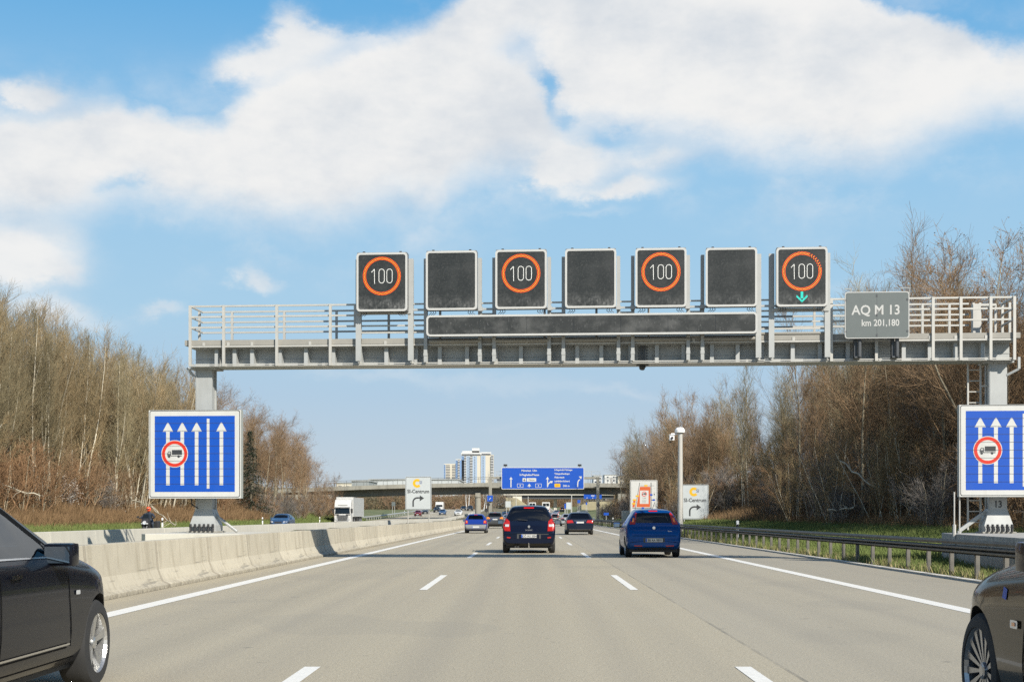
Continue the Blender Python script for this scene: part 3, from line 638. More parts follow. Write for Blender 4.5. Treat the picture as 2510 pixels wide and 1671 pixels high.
for x in (2103, 2195):
    s_ = gx(x, -.3); q.tube((s_ + .03, -.35, 5.28), (s_ + .03, -.35, 5.95), .05, .05, 12); q.box(s_ - .09, s_ - .02, -.3, -.1, 5.26, 5.95); q.box(s_ - .09, s_ + .08, -.36, -.05, 5.25, 5.29)
q.build('plate_carrier', m_dark, gan)

# blue lane arrows boards on the pylons
m_blue = mat('traffic_blue', (.0005, .062, .38), .45, var=.05, scale=3); m_signw = mat('sign_white', (.50, .50, .475), .5, var=.04, scale=2)
m_red = mat('traffic_red', (.52, .022, .006), .5, var=.04); m_ink = mat('sign_black', (.03, .033, .035), .5, var=.05)
N, L, b = nodes_of(m_blue); mix_in(m_blue, mth('MULTIPLY', add_noise(N, L, 2.5, .5, .75, stretch=(1, 1, .2)), .25, N, L), (.03, .085, .30)); N, L, b = nodes_of(m_signw); mix_in(m_signw, mth('MULTIPLY', add_noise(N, L, 4, .48, .75, stretch=(1, 1, .15)), .35, N, L), (.36, .35, .31))
m_side = mat('board_side_grey', (.32, .34, .32), .5, .1, var=.08)
def lorry_picto(q, cx, cz, k, y, mi=0):
    X = lambda x: cx + (x - 540) * k; Z = lambda v: cz + (793 - v) * k
    q.flat(rect(X(500), X(650), Z(806), Z(736)), y, mi); q.flat(rect(X(484), X(648), Z(828), Z(818)), y, mi)
    cab = [(430, 828), (430, 790), (438, 768), (448, 758), (486, 758), (486, 820), (478, 828), (474, 828), (474, 768), (452, 768), (444, 790), (444, 800), (444, 828)]
    for poly in ([(430, 825), (430, 790), (440, 790), (440, 825)], [(430, 790), (446, 758), (452, 766), (440, 790)], [(446, 758), (486, 758), (486, 767), (446, 767)], [(476, 767), (486, 767), (486, 826), (476, 826)], [(440, 796), (476, 796), (476, 812), (440, 812)]):
        q.flat([(X(a), Z(b_)) for a, b_ in poly], y, mi)
    for x in (457, 600): q.flat(circ(X(x), Z(832), 19 * k, 16), y - .001, mi)
    q.flat([(X(622), Z(820)), (X(650), Z(820)), (X(640), Z(830)), (X(622), Z(830))], y - .001, mi)
def lane_board(x0, y0, xs_w, d, label):
    # drawing units: the left board's zoomed picture, 6.03 units per photo pixel
    a0, zt = g3(x0, y0, d); k = xs_w / 1382.0; h = 1295 * k; w = xs_w
    o = thing('lane_arrow_board', label, 'sign', (*(C0 + DX * (a0 + w / 2) + DN * d), zt - h), TH)
    X = lambda x: (x - 148) * k - w / 2; Z = lambda y: (1447 - y) * k
    q = MB(); q.prism(rect(-w / 2, w / 2, 0, h), 'y', 0, .20); q.build('case', m_side, o, bevel=.008)
    q = MB(); q.flat(rect(-w / 2 + .005, w / 2 - .005, .005, h - .005), -.003); q.build('white_face', m_signw, o)
    q = MB(); frame_ring(q, rrect(X(164), X(1514), Z(1430), Z(158), .05), rrect(X(172), X(1505), Z(1421), Z(168), .045), -.006); q.build('border_line', m_ink, o)
    q = MB(); q.flat(rect(X(240), X(1437), Z(1350), Z(240)), -.006); q.build('blue_field', m_blue, o)
    q = MB()
    for x in (438, 653, 868, 1238):
        q.flat(rect(X(x - 27), X(x + 27), Z(1253), Z(460)), -.009); q.flat([(X(x - 78), Z(468)), (X(x + 78), Z(468)), (X(x + 74), Z(460)), (X(x + 8), Z(338)), (X(x - 8), Z(338)), (X(x - 74), Z(460))], -.0095)
    q.flat(rect(X(1020), X(1060), Z(1303), Z(280)), -.009); q.build('white_arrows', m_signw, o)
    q = MB(); q.flat(circ(X(540), Z(793), 200 * k, 48), -.012); q.build('disc', m_signw, o)
    q = MB(); q.ringf(X(540), Z(793), 145 * k, 190 * k, -.015, 48); q.build('red_ring', m_red, o)
    q = MB(); lorry_picto(q, X(540), Z(793), k, -.015); q.build('lorry_symbol', m_ink, o)
    q = MB()
    for y in range(345, 1300, 111): q.box(X(240), X(1437), -.018, -.0165, Z(y) - .0025, Z(y) + .0025)
    q.build('prism_joints', m_dark, o)
    return o
lane_board(364.5, 1005, 2.475, -.30, 'square blue board of white lane arrows with lorry ban on the left pylon')
lane_board(2351, 991.7, 2.475, -.30, 'square blue board of white lane arrows on the right pylon, cut by the frame')
# thin marker poles by the pedestal
q = MB(); 
for x, y, Y in ((2339, 1205, 34.5), (2352, 1208, 35.2)):
    p_ = P(x, y, Y); q.tube((p_.x, Y, 0), (p_.x, Y, p_.z), .02, .02, 8)
p_ = P(2339, 1300, 34.5); q.tube((p_.x, 34.5, 0), (p_.x, 34.5, 1.05), .045, .045, 8)
tag(q.build('marker_pole', m_galv2), 'thin grey pole pair standing left of the right pylon behind the guard rail', 'pole')
# ------------------------------------------------------------------ roadside signs and far structures
m_yel = mat('sign_yellow', (.62, .36, .008), .5, var=.04); m_or = mat('sign_orange', (.50, .095, .02), .5, var=.05); m_navy = mat('navy_ink', (.02, .04, .16), .5, var=.05)
m_plate = mat('sign_plate_grey_white', (.42, .45, .45), .5, var=.06, scale=1.5)
def si_sign(xl, xr, yt, yb, Y, label, hz):
    s_ = F / Y; w = (xr - xl) / s_; h = (yb - yt) / s_; c = P((xl + xr) / 2, yb, Y); k = w / 278
    o = thing('direction_sign', label, 'sign', tuple(c), 0)
    X = lambda x: (x - 949) * k; Z = lambda y: (1025 - y) * k
    q = MB(); q.prism(rrect(-w / 2, w / 2, 0, h, .1), 'y', 0, .05); q.build('plate', m_plate, o)
    q = MB(); frame_ring(q, rrect(-w / 2 + .04, w / 2 - .04, .04, h - .04, .08), rrect(-w / 2 + .075, w / 2 - .075, .075, h - .075, .06), -.004); q.build('border_line', m_ink, o)
    q = MB(); strokef(q, arc(X(936), Z(742), 33 * k, 48, 322, 24), 27 * k, -.004); q.build('yellow_crescent', m_yel, o)
    q = MB(); text(q, 'SI', X(974), Z(749), 34 * k, -.006, sx=.9); q.build('emblem_lettering', m_navy, o)
    q = MB(); text(q, 'SI-Centrum', X(948), Z(846), 38 * k, -.004, sx=.92, bold=.012)
    strokef(q, [(X(893), Z(992)), (X(893), Z(940))] + arc(X(938), Z(942), 45 * k, 180, 90, 8)[0:] + [(X(970), Z(897))], 16 * k, -.004)
    q.flat([(X(964), Z(932)), (X(1010), Z(900)), (X(964), Z(870)), (X(972), Z(893)), (X(972), Z(905))][0:3], -.005); q.build('lettering_and_arrow', m_ink, o)
    for x in (-w * .40, w * .40):
        q = MB(); q.tube((x, .09, -c.z + hz), (x, .09, h * .9), .045, .045, 10); q.build('post', m_galv2, o)
    return o
si_sign(993.5, 1057.5, 1167.5, 1249, 125, 'white SI-Centrum sign on two posts in the median', .45)
si_sign(1671, 1737, 1187, 1272, 124, 'white SI-Centrum sign right of the tall camera pole', H(15, 124) + .1)
# orange zone map sign
def zone_sign():
    Y = 150.; s_ = F / Y; xl, xr, yt, yb = 1544.4, 1611.8, 1176, 1262; w = (xr - xl) / s_; h = (yb - yt) / s_; c = P((xl + xr) / 2, yb, Y); k = w / 528
    o = thing('zone_sign', 'white board with orange zone map and lorry ban behind the blue hatchback', 'sign', tuple(c), 0)
    X = lambda x: (x - 1239) * k; Z = lambda y: h - (y - 597) * k
    q = MB(); q.prism(rrect(-w / 2, w / 2, 0, h, .12), 'y', 0, .06); q.build('plate', m_signw, o)
    q = MB(); frame_ring(q, rrect(-w / 2 + .05, w / 2 - .05, .05, h - .05, .1), rrect(-w / 2 + .09, w / 2 - .09, .09, h - .09, .08), -.005); q.build('border_line', m_ink, o)
    q = MB(); q.flat([(X(1098), Z(1115)), (X(1360), Z(1115)), (X(1365), Z(725)), (X(1165), Z(725))], -.005); q.flat([(X(1018), Z(1118)), (X(1062), Z(1118)), (X(1085), Z(960)), (X(1040), Z(985))], -.005); q.build('orange_zone', m_or, o)
    q = MB(); q.flat(rect(X(1162), X(1330), Z(1052), Z(797)), -.009); q.build('inset_panel', m_signw, o)
    q = MB()
    for x, y in ((1278, 703), (1115, 903), (1058, 978), (1045, 1050)): q.flat(rrect(X(x - 32), X(x + 32), Z(y + 16), Z(y - 16), 8 * k), -.012)
    q.build('yellow_route_shields', m_yel, o)
    q = MB(); q.box(X(1372), X(1384), -.010, -.004, Z(1165), Z(645)); q.box(X(1020), X(1378), -.010, -.004, Z(1140), Z(1130)); q.box(X(1384), X(1430), -.010, -.004, Z(982), Z(974)); q.box(X(1160), X(1440), -.008, -.004, Z(708), Z(703))
    strokef(q, [(X(1160), Z(648)), (X(1070), Z(1170))], 8 * k, -.008)
    q.box(X(1437), X(1443), -.01, -.004, Z(900), Z(865)); q.flat([(X(1426), Z(875)), (X(1454), Z(875)), (X(1440), Z(850))], -.008)
    text(q, 'ZONE', X(1246), Z(950), 20 * k, -.012, sx=.9)
    for r_ in (975, 1000, 1025): q.box(X(1205), X(1285), -.012, -.010, Z(r_ + 2), Z(r_ - 2))
    lorry_picto(q, X(1246), Z(864), .16 * k * 2, -.016); q.build('map_lines', m_ink, o)
    q = MB()
    for x, y in ((1380, 880), (1428, 978), (1220, 1135)): q.flat([(X(x - 32), Z(y)), (X(x - 18), Z(y + 16)), (X(x + 18), Z(y + 16)), (X(x + 32), Z(y)), (X(x + 18), Z(y - 16)), (X(x - 18), Z(y - 16))], -.013)
    q.build('blue_route_shields', m_blue, o)
    q = MB(); q.ringf(X(1246), Z(864), 37 * k, 48 * k, -.014, 32); q.build('red_ring', m_red, o)
    for x in (-w * .38, w * .38):
        q = MB(); q.tube((x, .1, -c.z + .3), (x, .1, h * .9), .05, .05, 10); q.build('post', m_galv2, o)
zone_sign()
q = MB(); c = P(1541, 1265, 152); q.box(c.x - .75, c.x + .5, 151.7, 152.3, .2, P(0, 1251, 152).z); tag(q.build('control_cabinet', m_galv2, bevel=.03), 'small grey roadside cabinet left of the blue hatchback', 'cabinet')
# camera pole
c = P(1667.5, 1263, 95); o = thing('camera_pole', 'tall pale pole with white cap and traffic camera on a short arm', 'camera pole', (c.x, 95, H(c.x, 95) - .05))
mb = MB(); zt = P(0, 1059, 95).z - o.location.z; mb.tube((0, 0, 0), (0, 0, zt), .20, .155, 20); mb.build('mast', m_galv2, o, smooth=True)
mb = MB(); mb.lathe([(zt - .02, .16), (zt - .02, .33), (zt + .16, .34), (zt + .32, .22), (zt + .33, 0)], 'z', 16, (-.03, 0, 0)); mb.bar((-.2, 0, zt - .12), (-.62, 0, zt - .12), .08, .10); mb.build('cap', m_white, o)
mb = MB(); mb.box(-.74, -.42, -.22, .22, zt - .55, zt - .2); mb.box(-.78, -.38, -.28, .2, zt - .2, zt - .16); mb.build('camera_housing', m_white, o, bevel=.03)
mb = MB(); mb.tube((-.58, -.24, zt - .4), (-.58, -.29, zt - .4), .09, .09, 14); mb.tube((-.68, -.1, zt - .62), (-.68, -.1, zt - .72), .1, .06, 12); mb.build('lens', m_black, o)

# far gantry with the big blue board
m_conc3 = mat('bridge_concrete', (.26, .25, .21), .9, var=.15, scale=.6); N, L, b = nodes_of(m_conc3); mix_in(m_conc3, mth('MULTIPLY', add_noise(N, L, 1.5, .48, .7, stretch=(1, 1, .15)), .5, N, L), (.11, .105, .09))
Y2 = 240.; fg = thing('sign_gantry', 'distant concrete-post gantry carrying the big blue direction board', 'gantry', (0, Y2, 0))
xa, xb = P(1202, 0, Y2).x, P(1465.5, 0, Y2).x
for x in (xa, xb):
    q = MB(); z_t = P(0, 1171, Y2).z; q.box(x - .26, x + .26, -.3, .3, rise(x, Y2) - .2, z_t); q.build('post', m_conc3, fg, bevel=.02)
q = MB(); q.box(xa - .3, xb + .3, .1, .5, P(0, 1168, Y2).z - .35, P(0, 1168, Y2).z); q.box(xa, xb, .1, .4, P(0, 1195, Y2).z, P(0, 1192, Y2).z); q.build('beam', m_conc3, fg)
q = MB()
for z_ in (P(0, 1155, Y2).z, P(0, 1163, Y2).z): q.bar((xa - .4, .3, z_), (xb + .4, .3, z_), .06, .06)
for k in range(14): x = xa - .4 + k * (xb - xa + .8) / 13; q.bar((x, .3, P(0, 1168, Y2).z), (x, .3, P(0, 1155, Y2).z), .06, .06)
q.build('walkway_rail', m_galv, fg)
def big_sign():
    c = P(1330.5, 1198.6, Y2 - .4); k = 1 / 9.817 * (Y2 - .4) / F; w = 1990 * k; h = 530 * k
    o = thing('direction_board', 'wide blue overhead board listing München, Ulm and exit for road 27 in 500 m', 'sign', tuple(c))
    X = lambda x: (x - 1183) * k; Z = lambda y: (772 - y) * k
    q = MB(); q.prism(rrect(-w / 2, w / 2, 0, h, .2), 'y', 0, .15); q.build('plate', m_signw, o)
    q = MB(); q.flat(rrect(-w / 2 + .1, w / 2 - .1, .1, h - .1, .15), -.01); q.build('blue_field', m_blue, o)
    q = MB(); y = -.02
    T = lambda s, x, yy, hh, sx=1, al='CENTER': text(q, s, X(x), Z(yy), hh * k, y, align=al, sx=sx, bold=.012)
    T('München  Ulm', 855, 343, 46, .96); T('S-Flughafen/Messe', 858, 445, 46, .98)
    T('S-Degerloch/-Möhringen', 1462, 322, 38, .80, 'LEFT'); T('Tübingen/Reutlingen', 1462, 415, 38, .82, 'LEFT'); T('Filderstadt', 1462, 503, 40, .98, 'LEFT'); T('Leinfelden-Echterd.', 1462, 594, 40, .84, 'LEFT'); T('500 m', 1748, 710, 44, 1)
    def up(x, z0, z1, hw=42, sw=26):
        q.flat(rect(X(x - sw / 2), X(x + sw / 2), Z(z0), Z(z1 + 50)), y); q.flat([(X(x - hw), Z(z1 + 65)), (X(x), Z(z1 + 50)), (X(x + hw), Z(z1 + 65)), (X(x), Z(z1))], y - .002)
    up(417, 722, 472); up(857, 718, 636, 48, 28); up(1297, 718, 470)
    strokef(q, [(X(1297), Z(700))] + arc(X(1392), Z(692), 90 * k, 178, 118, 6) + [(X(1375), Z(598))], 26 * k, y - .003); q.flat([(X(1345), Z(572)), (X(1424), Z(572)), (X(1400), Z(634)), (X(1378), Z(600))], y - .004)
    strokef(q, [(X(2024), Z(716)), (X(2024), Z(640))] + arc(X(2120), Z(620), 94 * k, 178, 118, 6), 26 * k, y - .003); q.flat([(X(2048), Z(462)), (X(2122), Z(460)), (X(2106), Z(532)), (X(2082), Z(500))], y - .004)
    for x in (640, 1078):
        frame_ring(q, rrect(X(x - 75), X(x + 75), Z(727), Z(635), 14 * k), rrect(X(x - 66), X(x + 66), Z(719), Z(643), 10 * k), y); text(q, '8', X(x), Z(700), 40 * k, y, bold=.01)
    q.flat(rrect(X(695), X(783), Z(588), Z(502), 6 * k), y); q.flat(rrect(X(800), X(1024), Z(588), Z(502), 6 * k), y); q.build('white_legend', m_signw, o)
    q = MB(); text(q, 'Messe', X(912), Z(565), 42 * k, y - .012, sx=.95)
    for a in ([(733, 520), (745, 520), (745, 580), (733, 580)], [(739, 535), (775, 560), (775, 568), (739, 552)], [(739, 535), (703, 560), (703, 568), (739, 552)]): q.flat([(X(u), Z(v)) for u, v in a], y - .012)
    q.build('black_legend', m_ink, o)
    q = MB(); q.flat(rrect(X(1465), X(1605), Z(722), Z(634), 8 * k), y); q.build('yellow_shield', m_yel, o)
    q = MB(); text(q, '27', X(1535), Z(698), 40 * k, y - .01); q.build('shield_number', m_red, o)
    for x in (282, 2070):
        q = MB(); q.box(X(x) - .32, X(x) + .32, 0, .4, h + 25 * k, h + 72 * k); q.bar((X(x), .2, h - .1), (X(x), .2, h + .4), .08, .08); q.build('floodlight', m_black, o)
big_sign()
q = MB(); c = P(1201, 1228, Y2 - .6); w_ = .42; q.prism(rrect(c.x - .48, c.x + .48, c.z, c.z + 1.0, .06), 'y', Y2 - .62, Y2 - .56); o = tag(q.build('road_sign', m_blue), 'small upright blue sign on the left post of the far gantry', 'sign')
q = MB(); strokef(q, [(c.x - .12, c.z + .3), (c.x + .15, c.z + .62)], .1, Y2 - .63); q.build('white_arrow', m_signw, o)
# little things at roadside by the far gantry: warning light trailers etc.
for x, y, Y, lab in ((1197, 1236, 236, 'small black back-to-front sign on a thin post in the median, upper one'), (1192, 1250, 200, 'small black back-to-front sign on a thin post in the median, lower one'), (1466.5, 1238, 232, 'black round sign back beside the right post of the far gantry')):
    c = P(x, y, Y); z0 = rise(c.x, Y); o = thing('round_sign', lab, 'sign', (c.x, Y, z0)); q = MB(); q.prism(circ(0, c.z - z0, .30, 8), 'y', -.02, .02); q.build('disc', m_black, o)
    q = MB(); q.tube((0, .04, 0), (0, .04, c.z - z0 + .2), .04, .04, 6); q.build('post', m_dark, o)
# small blue arrow board low on the right
c = P(1486, 1258, 165); o = thing('arrow_board', 'small blue board low beside the guard rail near the far gantry', 'sign', (c.x, 165, H(c.x, 165) - .1)); q = MB(); hz = c.z - H(c.x, 165); q.box(-.3, .3, -.02, .02, hz - .1, hz + .2); q.build('plate', m_blue, o)
q = MB(); q.tube((0, .05, 0), (0, .05, hz + .1), .04, .04, 6); q.build('post', m_galv, o)

# ------------------------------------------------------------------ bridges
YB = 280.
def zdeck(X): return 7.75 - .00055 * X * X
bg = thing('road_bridge', 'long concrete road bridge on one round-shouldered pier crossing the motorway', 'bridge', (0, YB, 0))
def span(xs, z0f, z1f, y0, y1):
    q = MB()
    for a, b_ in zip(xs, xs[1:]):
        o = len(q.v); q.v += [(a, y0, z0f(a)), (b_, y0, z0f(b_)), (b_, y1, z0f(b_)), (a, y1, z0f(a)), (a, y0, z1f(a)), (b_, y0, z1f(b_)), (b_, y1, z1f(b_)), (a, y1, z1f(a))]
        q.f += [tuple(o + i for i in f) for f in ((0, 3, 2, 1), (4, 5, 6, 7), (0, 1, 5, 4), (2, 3, 7, 6))]; q.m += [0] * 4
    return q
xs = list(np.linspace(-78, 46, 32))
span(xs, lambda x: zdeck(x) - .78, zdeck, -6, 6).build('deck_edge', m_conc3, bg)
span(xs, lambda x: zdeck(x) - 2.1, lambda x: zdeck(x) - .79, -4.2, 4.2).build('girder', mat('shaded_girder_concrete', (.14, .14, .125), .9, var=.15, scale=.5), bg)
q = MB(); q.tube((-10.2, -4.6, .2), (-10.2, -4.6, 5.1), .62, .58, 20); q.lathe([(4.85, .6), (4.9, .78), (5.0, .78), (5.02, .3)], 'z', 20, (-10.2, -4.6, 0)); q.box(-10.7, -9.7, -4.7, -3.7, 5.05, 5.75); q.build('pier', m_conc3, bg)
q = MB(); q.box(-70, -39, -5.5, 5.5, 0, 5.4); q.box(-78, -60, -5.5, 5.5, 0, 4.6); q.build('abutment', m_conc3, bg); q = MB(); q.box(17.4, 46, -5.5, 5.5, 0, 5.6); q.build('abutment', m_conc3, bg)
q = MB()
for yy in (-5.8, 5.8):
    for a, b_ in zip(xs, xs[1:]):
        q.bar((a, yy, zdeck(a) + 1.08), (b_, yy, zdeck(b_) + 1.08), .09, .07)
        for k in range(2): x = a + (b_ - a) * k / 2; q.bar((x, yy, zdeck(x)), (x, yy, zdeck(x) + 1.08), .07, .07)
q.build('railing', mat('railing_dark', (.14, .14, .13), .5, .3), bg)
q = MB()
for a in np.arange(14.2, 40, .35): q.bar((a, -5.9, zdeck(a)), (a, -5.9, zdeck(a) + 1.05), .03, .03)
q.build('mesh_infill', m_galv, bg)
b2 = thing('road_bridge', 'second pale bridge seen far off beneath the first one', 'bridge', (0, 470, 0)); ps = lambda x, y: P(x, y, 470)
q = MB(); z0, z1 = ps(0, 1219).z, ps(0, 1208.5).z; q.box(ps(1235, 0).x, ps(1560, 0).x, -5, 5, z0 + .75, z1); q.build('deck_edge', m_conc2, b2)
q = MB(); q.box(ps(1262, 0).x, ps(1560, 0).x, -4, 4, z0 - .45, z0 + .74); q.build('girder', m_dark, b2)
for x in (1359, 1362.5): 
    q = MB(); q.tube((ps(x, 0).x, 0, 3), (ps(x, 0).x, 0, z0 - .46), .3, .3, 8); q.build('pier', m_conc2, b2)
q = MB(); q.prism([(ps(1256, 0).x, z0 + .7), (ps(1279, 0).x, z0 + .7), (ps(1280, 0).x, 3.2), (ps(1262, 0).x, 4.2)], 'y', -4.5, 4.5); q.build('abutment', m_conc2, b2)
# grass ramps beside the second bridge
m_dry = mat('dry_grass', (.30, .265, .17), .95, var=.25, scale=.4)
def ramp(x0, x1, x2, ybase, ytop, Y, D=14, m=m_dry):
    q = MB(); a, b_, c_ = P(x0, ybase, Y), P(x1, ytop, Y), P(x2, ytop - 1, Y)
    q.prism([(a.x, 2), (c_.x, 2), (c_.x, c_.z), (b_.x, b_.z), (a.x, a.z)], 'y', Y, Y + D); tag(q.build('grass_bank', m), kind='structure')
ramp(1300, 1266, 1240, 1242, 1220, 462, 20); ramp(1425, 1445, 1600, 1238, 1229, 500, 20)
# second blue overhead sign far right
o = thing('direction_board', 'distant cropped blue overhead board right of the far gantry, lower than the big one', 'sign', tuple(P(1453, 1222, 300)))
q = MB(); w = 22 * 300 / F; q.box(-w, w, 0, .1, 0, 11.5 * 300 / F); q.build('plate', m_blue, o); q = MB()
for x in (-14, 0, 14): q.flat(circ(x * 300 / F, 2.4 * 300 / F, .1, 10), -.01)
q.flat(rect(-4 * 300 / F, 4 * 300 / F, 6.5 * 300 / F, 8.8 * 300 / F), -.01); q.build('white_legend', m_signw, o)
# small far signs
def small_sign(x, yt, yb, w, Y, m, label, cat='sign'):
    a, b_ = P(x, yt, Y), P(x, yb, Y); z0 = H(a.x, Y); o = thing('road_sign', label, cat, (a.x, Y, z0 - .05)); q = MB(); hw = w / 2 * Y / F; q.box(-hw, hw, -.03, .03, b_.z - z0, a.z - z0); q.build('plate', m, o)
    q = MB(); q.bar((-hw * .6, .08, 0), (-hw * .6, .08, a.z - z0), .1, .1); q.bar((hw * .6, .08, 0), (hw * .6, .08, a.z - z0), .1, .1); q.build('posts', m_galv, o); return o
small_sign(1245.5, 1227, 1242, 13, 250, m_plate, 'grey rectangular sign back just left of the dark people carrier roof')
small_sign(1395, 1230, 1247, 14, 330, m_plate, 'grey sign back between the lamp mast and the small blue sign')
small_sign(1385.5, 1233, 1245, 4, 330, m_blue, 'narrow blue sign left of the grey sign back')
small_sign(1419, 1224, 1232, 7, 380, m_blue, 'square blue sign far right of the lamp mast')
small_sign(1437.5, 1230, 1236, 3.5, 400, m_blue, 'smallest blue sign beside the dry slope')
small_sign(964.5, 1229, 1239, 9, 330, m_aq, 'dark grey sign back on the green field left of the left place-name sign')
for x, yt, yb, Y, lab in ((1401, 1208, 1256, 330, 'pale lamp mast right of the dark estate car'), (1265, 1212, 1246, 400, 'thin pale mast left of the far abutment'), (1294.5, 1216, 1246, 380, 'thin pale mast above the people carrier roof')):
    a, b_ = P(x, yt, Y), P(x, yb, Y); q = MB(); z0 = H(a.x, Y); q.tube((a.x, Y, z0 - .1), (a.x, Y, a.z), .12 if Y > 350 else .14, .09, 8); tag(q.build('lamp_mast', m_galv2), lab, 'mast')
# hill and far town
hv = []; hxs = np.linspace(-2600, 2600, 50); hys = np.linspace(700, 4200, 40)
for y in hys:
    for x in hxs:
        t = sm((y - 700) / 1500); hv.append((x, y, -4 + t * (50 + 4 * math.sin(x * .004) + 3 * math.sin(x * .013 + 1))))
m_hill = mat('hill_woods', (.14, .135, .10), .95, var=.4, scale=.02)
hl = np_mesh('hill', hv, [(j * 50 + i, j * 50 + i + 1, j * 50 + 51 + i, j * 50 + 50 + i) for j in range(39) for i in range(49)], m_hill); tag(hl, kind='structure')

# ------------------------------------------------------------------ towers and town
m_cream = mat('cream_render', (.52, .48, .39), .8, var=.05, scale=.05); m_tblue = mat('tower_blue', (.15, .25, .42), .7, var=.06, scale=.05); m_tpale = mat('tower_pale_blue', (.30, .38, .48), .7, var=.06, scale=.05)
m_balc = mat('balcony_white', (.55, .55, .53), .7, var=.04, scale=.1); m_win = mat('window_dark', (.07, .08, .10), .25, var=.2, scale=.1)
YT = 2400.; px = YT / F
def tower(label, base_x, cols, top, band=None, pent=None, side=None):
    o = thing('apartment_tower', label, 'apartment tower', (P(base_x, 0, YT).x, YT, 40)); X = lambda x: (x - base_x) * px; ZT = lambda y: CH + (HY - y) * px - 40
    x0, x1 = cols[0][0], cols[-1][1]; q = MB(); q.box(X(x0), X(x1), 0, 16, 0, ZT(top)); q.build('wall', m_cream, o)
    parts = {}
    for a, b_, kind in cols:
        if kind in ('blue', 'pale'):
            q = MB(); q.box(X(a), X(b_), -1.0 if kind == 'blue' else -.5, 0, 0, ZT(top) - 1.5); q.build('blue_panel', m_tblue if kind == 'blue' else m_tpale, o)
        if kind in ('balc', 'win', 'pale', 'blue'):
            q = parts.setdefault(kind, [MB(), MB()]); z = ZT(top) - 4
            while z > 8:
                if kind == 'balc': q[0].box(X(a), X(b_), -2.4, 0, z, z + 1.15); q[1].box(X(a) + .4, X(b_) - .4, -.3, 0, z + 1.15, z + 2.7)
                elif kind == 'win': q[1].box(X(a) + .6, X(b_) - .6, -.15, 0, z + .2, z + 1.5)
                else: q[1].box((X(a) + X(b_)) / 2 - .5, (X(a) + X(b_)) / 2 + .5, -1.15, -.3, z + .4, z + 1.5)
                z -= 2.75
    for kind, (p_, w_) in parts.items():
        if p_.f: p_.build('balconies', m_balc, o)
        if w_.f: w_.build('windows', m_win, o)
    if band: q = MB(); q.box(X(band[0]), X(band[1]), -1.3, 0, ZT(top) + .0, ZT(top) + 4.5); q.build('roof_storey', m_balc, o); q = MB(); q.box(X(band[0]) + 1, X(band[1]) - 1, -1.5, -1.2, ZT(top) + .3, ZT(top) + 1.8); q.build('window_band', m_win, o)
    if pent:
        q = MB()
        for a, b_, t in pent: q.box(X(a), X(b_), 2, 12, ZT(top), ZT(t))
        q.build('penthouse', m_balc, o)
    return o
tower('low pale tower with small dark windows, leftmost of the far cluster', 1102, [(1088.4, 1092, 'blue'), (1092, 1104, 'win'), (1104, 1107, 'wall'), (1107, 1116.5, 'win')], 1136)
tower('narrow blue tower between the pale low one and the tallest', 1127, [(1117, 1122, 'blue'), (1122, 1127, 'balc'), (1127, 1138, 'blue')], 1125)
tower('tallest far tower with stepped white penthouse', 1155, [(1131.6, 1137.5, 'blue'), (1137.5, 1143, 'balc'), (1143, 1152, 'pale'), (1152, 1158.5, 'balc'), (1158.5, 1169.5, 'pale'), (1169.5, 1178, 'wall')], 1115, (1130.5, 1179), [(1133, 1176, 1104.5), (1157, 1175, 1097.5)])
tower('cream and pale blue far tower at the right of the cluster with side balconies', 1192, [(1179, 1190, 'pale'), (1190, 1203, 'wall'), (1203, 1209.8, 'balc')], 1114, (1179, 1204), [(1191, 1202, 1107.5)])
def block(x0, x1, y0, Y, D, m, label, z0=None, dark=True):
    a, b_ = P(x0, y0, Y), P(x1, y0, Y); o = thing('building', label, 'building', ((a.x + b_.x) / 2, Y, 0)); w = (b_.x - a.x) / 2
    q = MB(); q.box(-w, w, 0, D, 0, a.z); q.build('wall', m, o)
    if dark:
        q = MB(); n = max(2, int(w * 2 / 4)); z = a.z - 2.6
        while z > a.z - 12 and z > 1:
            for i in range(n): xx = -w + (i + .5) * 2 * w / n; q.box(xx - .8, xx + .8, -.1, 0, z, z + 1.3)
            z -= 3
        q.build('windows', m_win, o)
    q = MB(); q.box(-w - .4, w + .4, -.4, D + .4, a.z, a.z + .5); q.build('roof_edge', m_galv, o)
m_hall = mat('white_hall', (.42, .44, .44), .7, var=.04, scale=.1); m_hall2 = mat('grey_hall', (.24, .26, .26), .7, var=.06, scale=.1)
block(905, 1125, 1176, 620, 40, m_hall, 'long low white hall seen above the bridge deck', dark=False)
block(862, 904, 1179, 560, 30, m_hall2, 'grey hall at the left end of the white hall', dark=False)
block(824, 862, 1184, 700, 30, m_cream, 'cream buildings behind the left trees above the bridge')
block(1455, 1475, 1166, 1150, 30, m_balc, 'white apartment block above the bridge, left of its twin behind trees'); block(1482, 1512, 1164, 1250, 30, m_balc, 'wider white apartment block above the bridge behind bare trees'); block(1515, 1545, 1167, 1100, 30, m_cream, 'cream apartment block above the bridge at the right')
block(1218, 1228, 1168, 900, 20, m_hall2, 'small grey building just left of the big blue board')
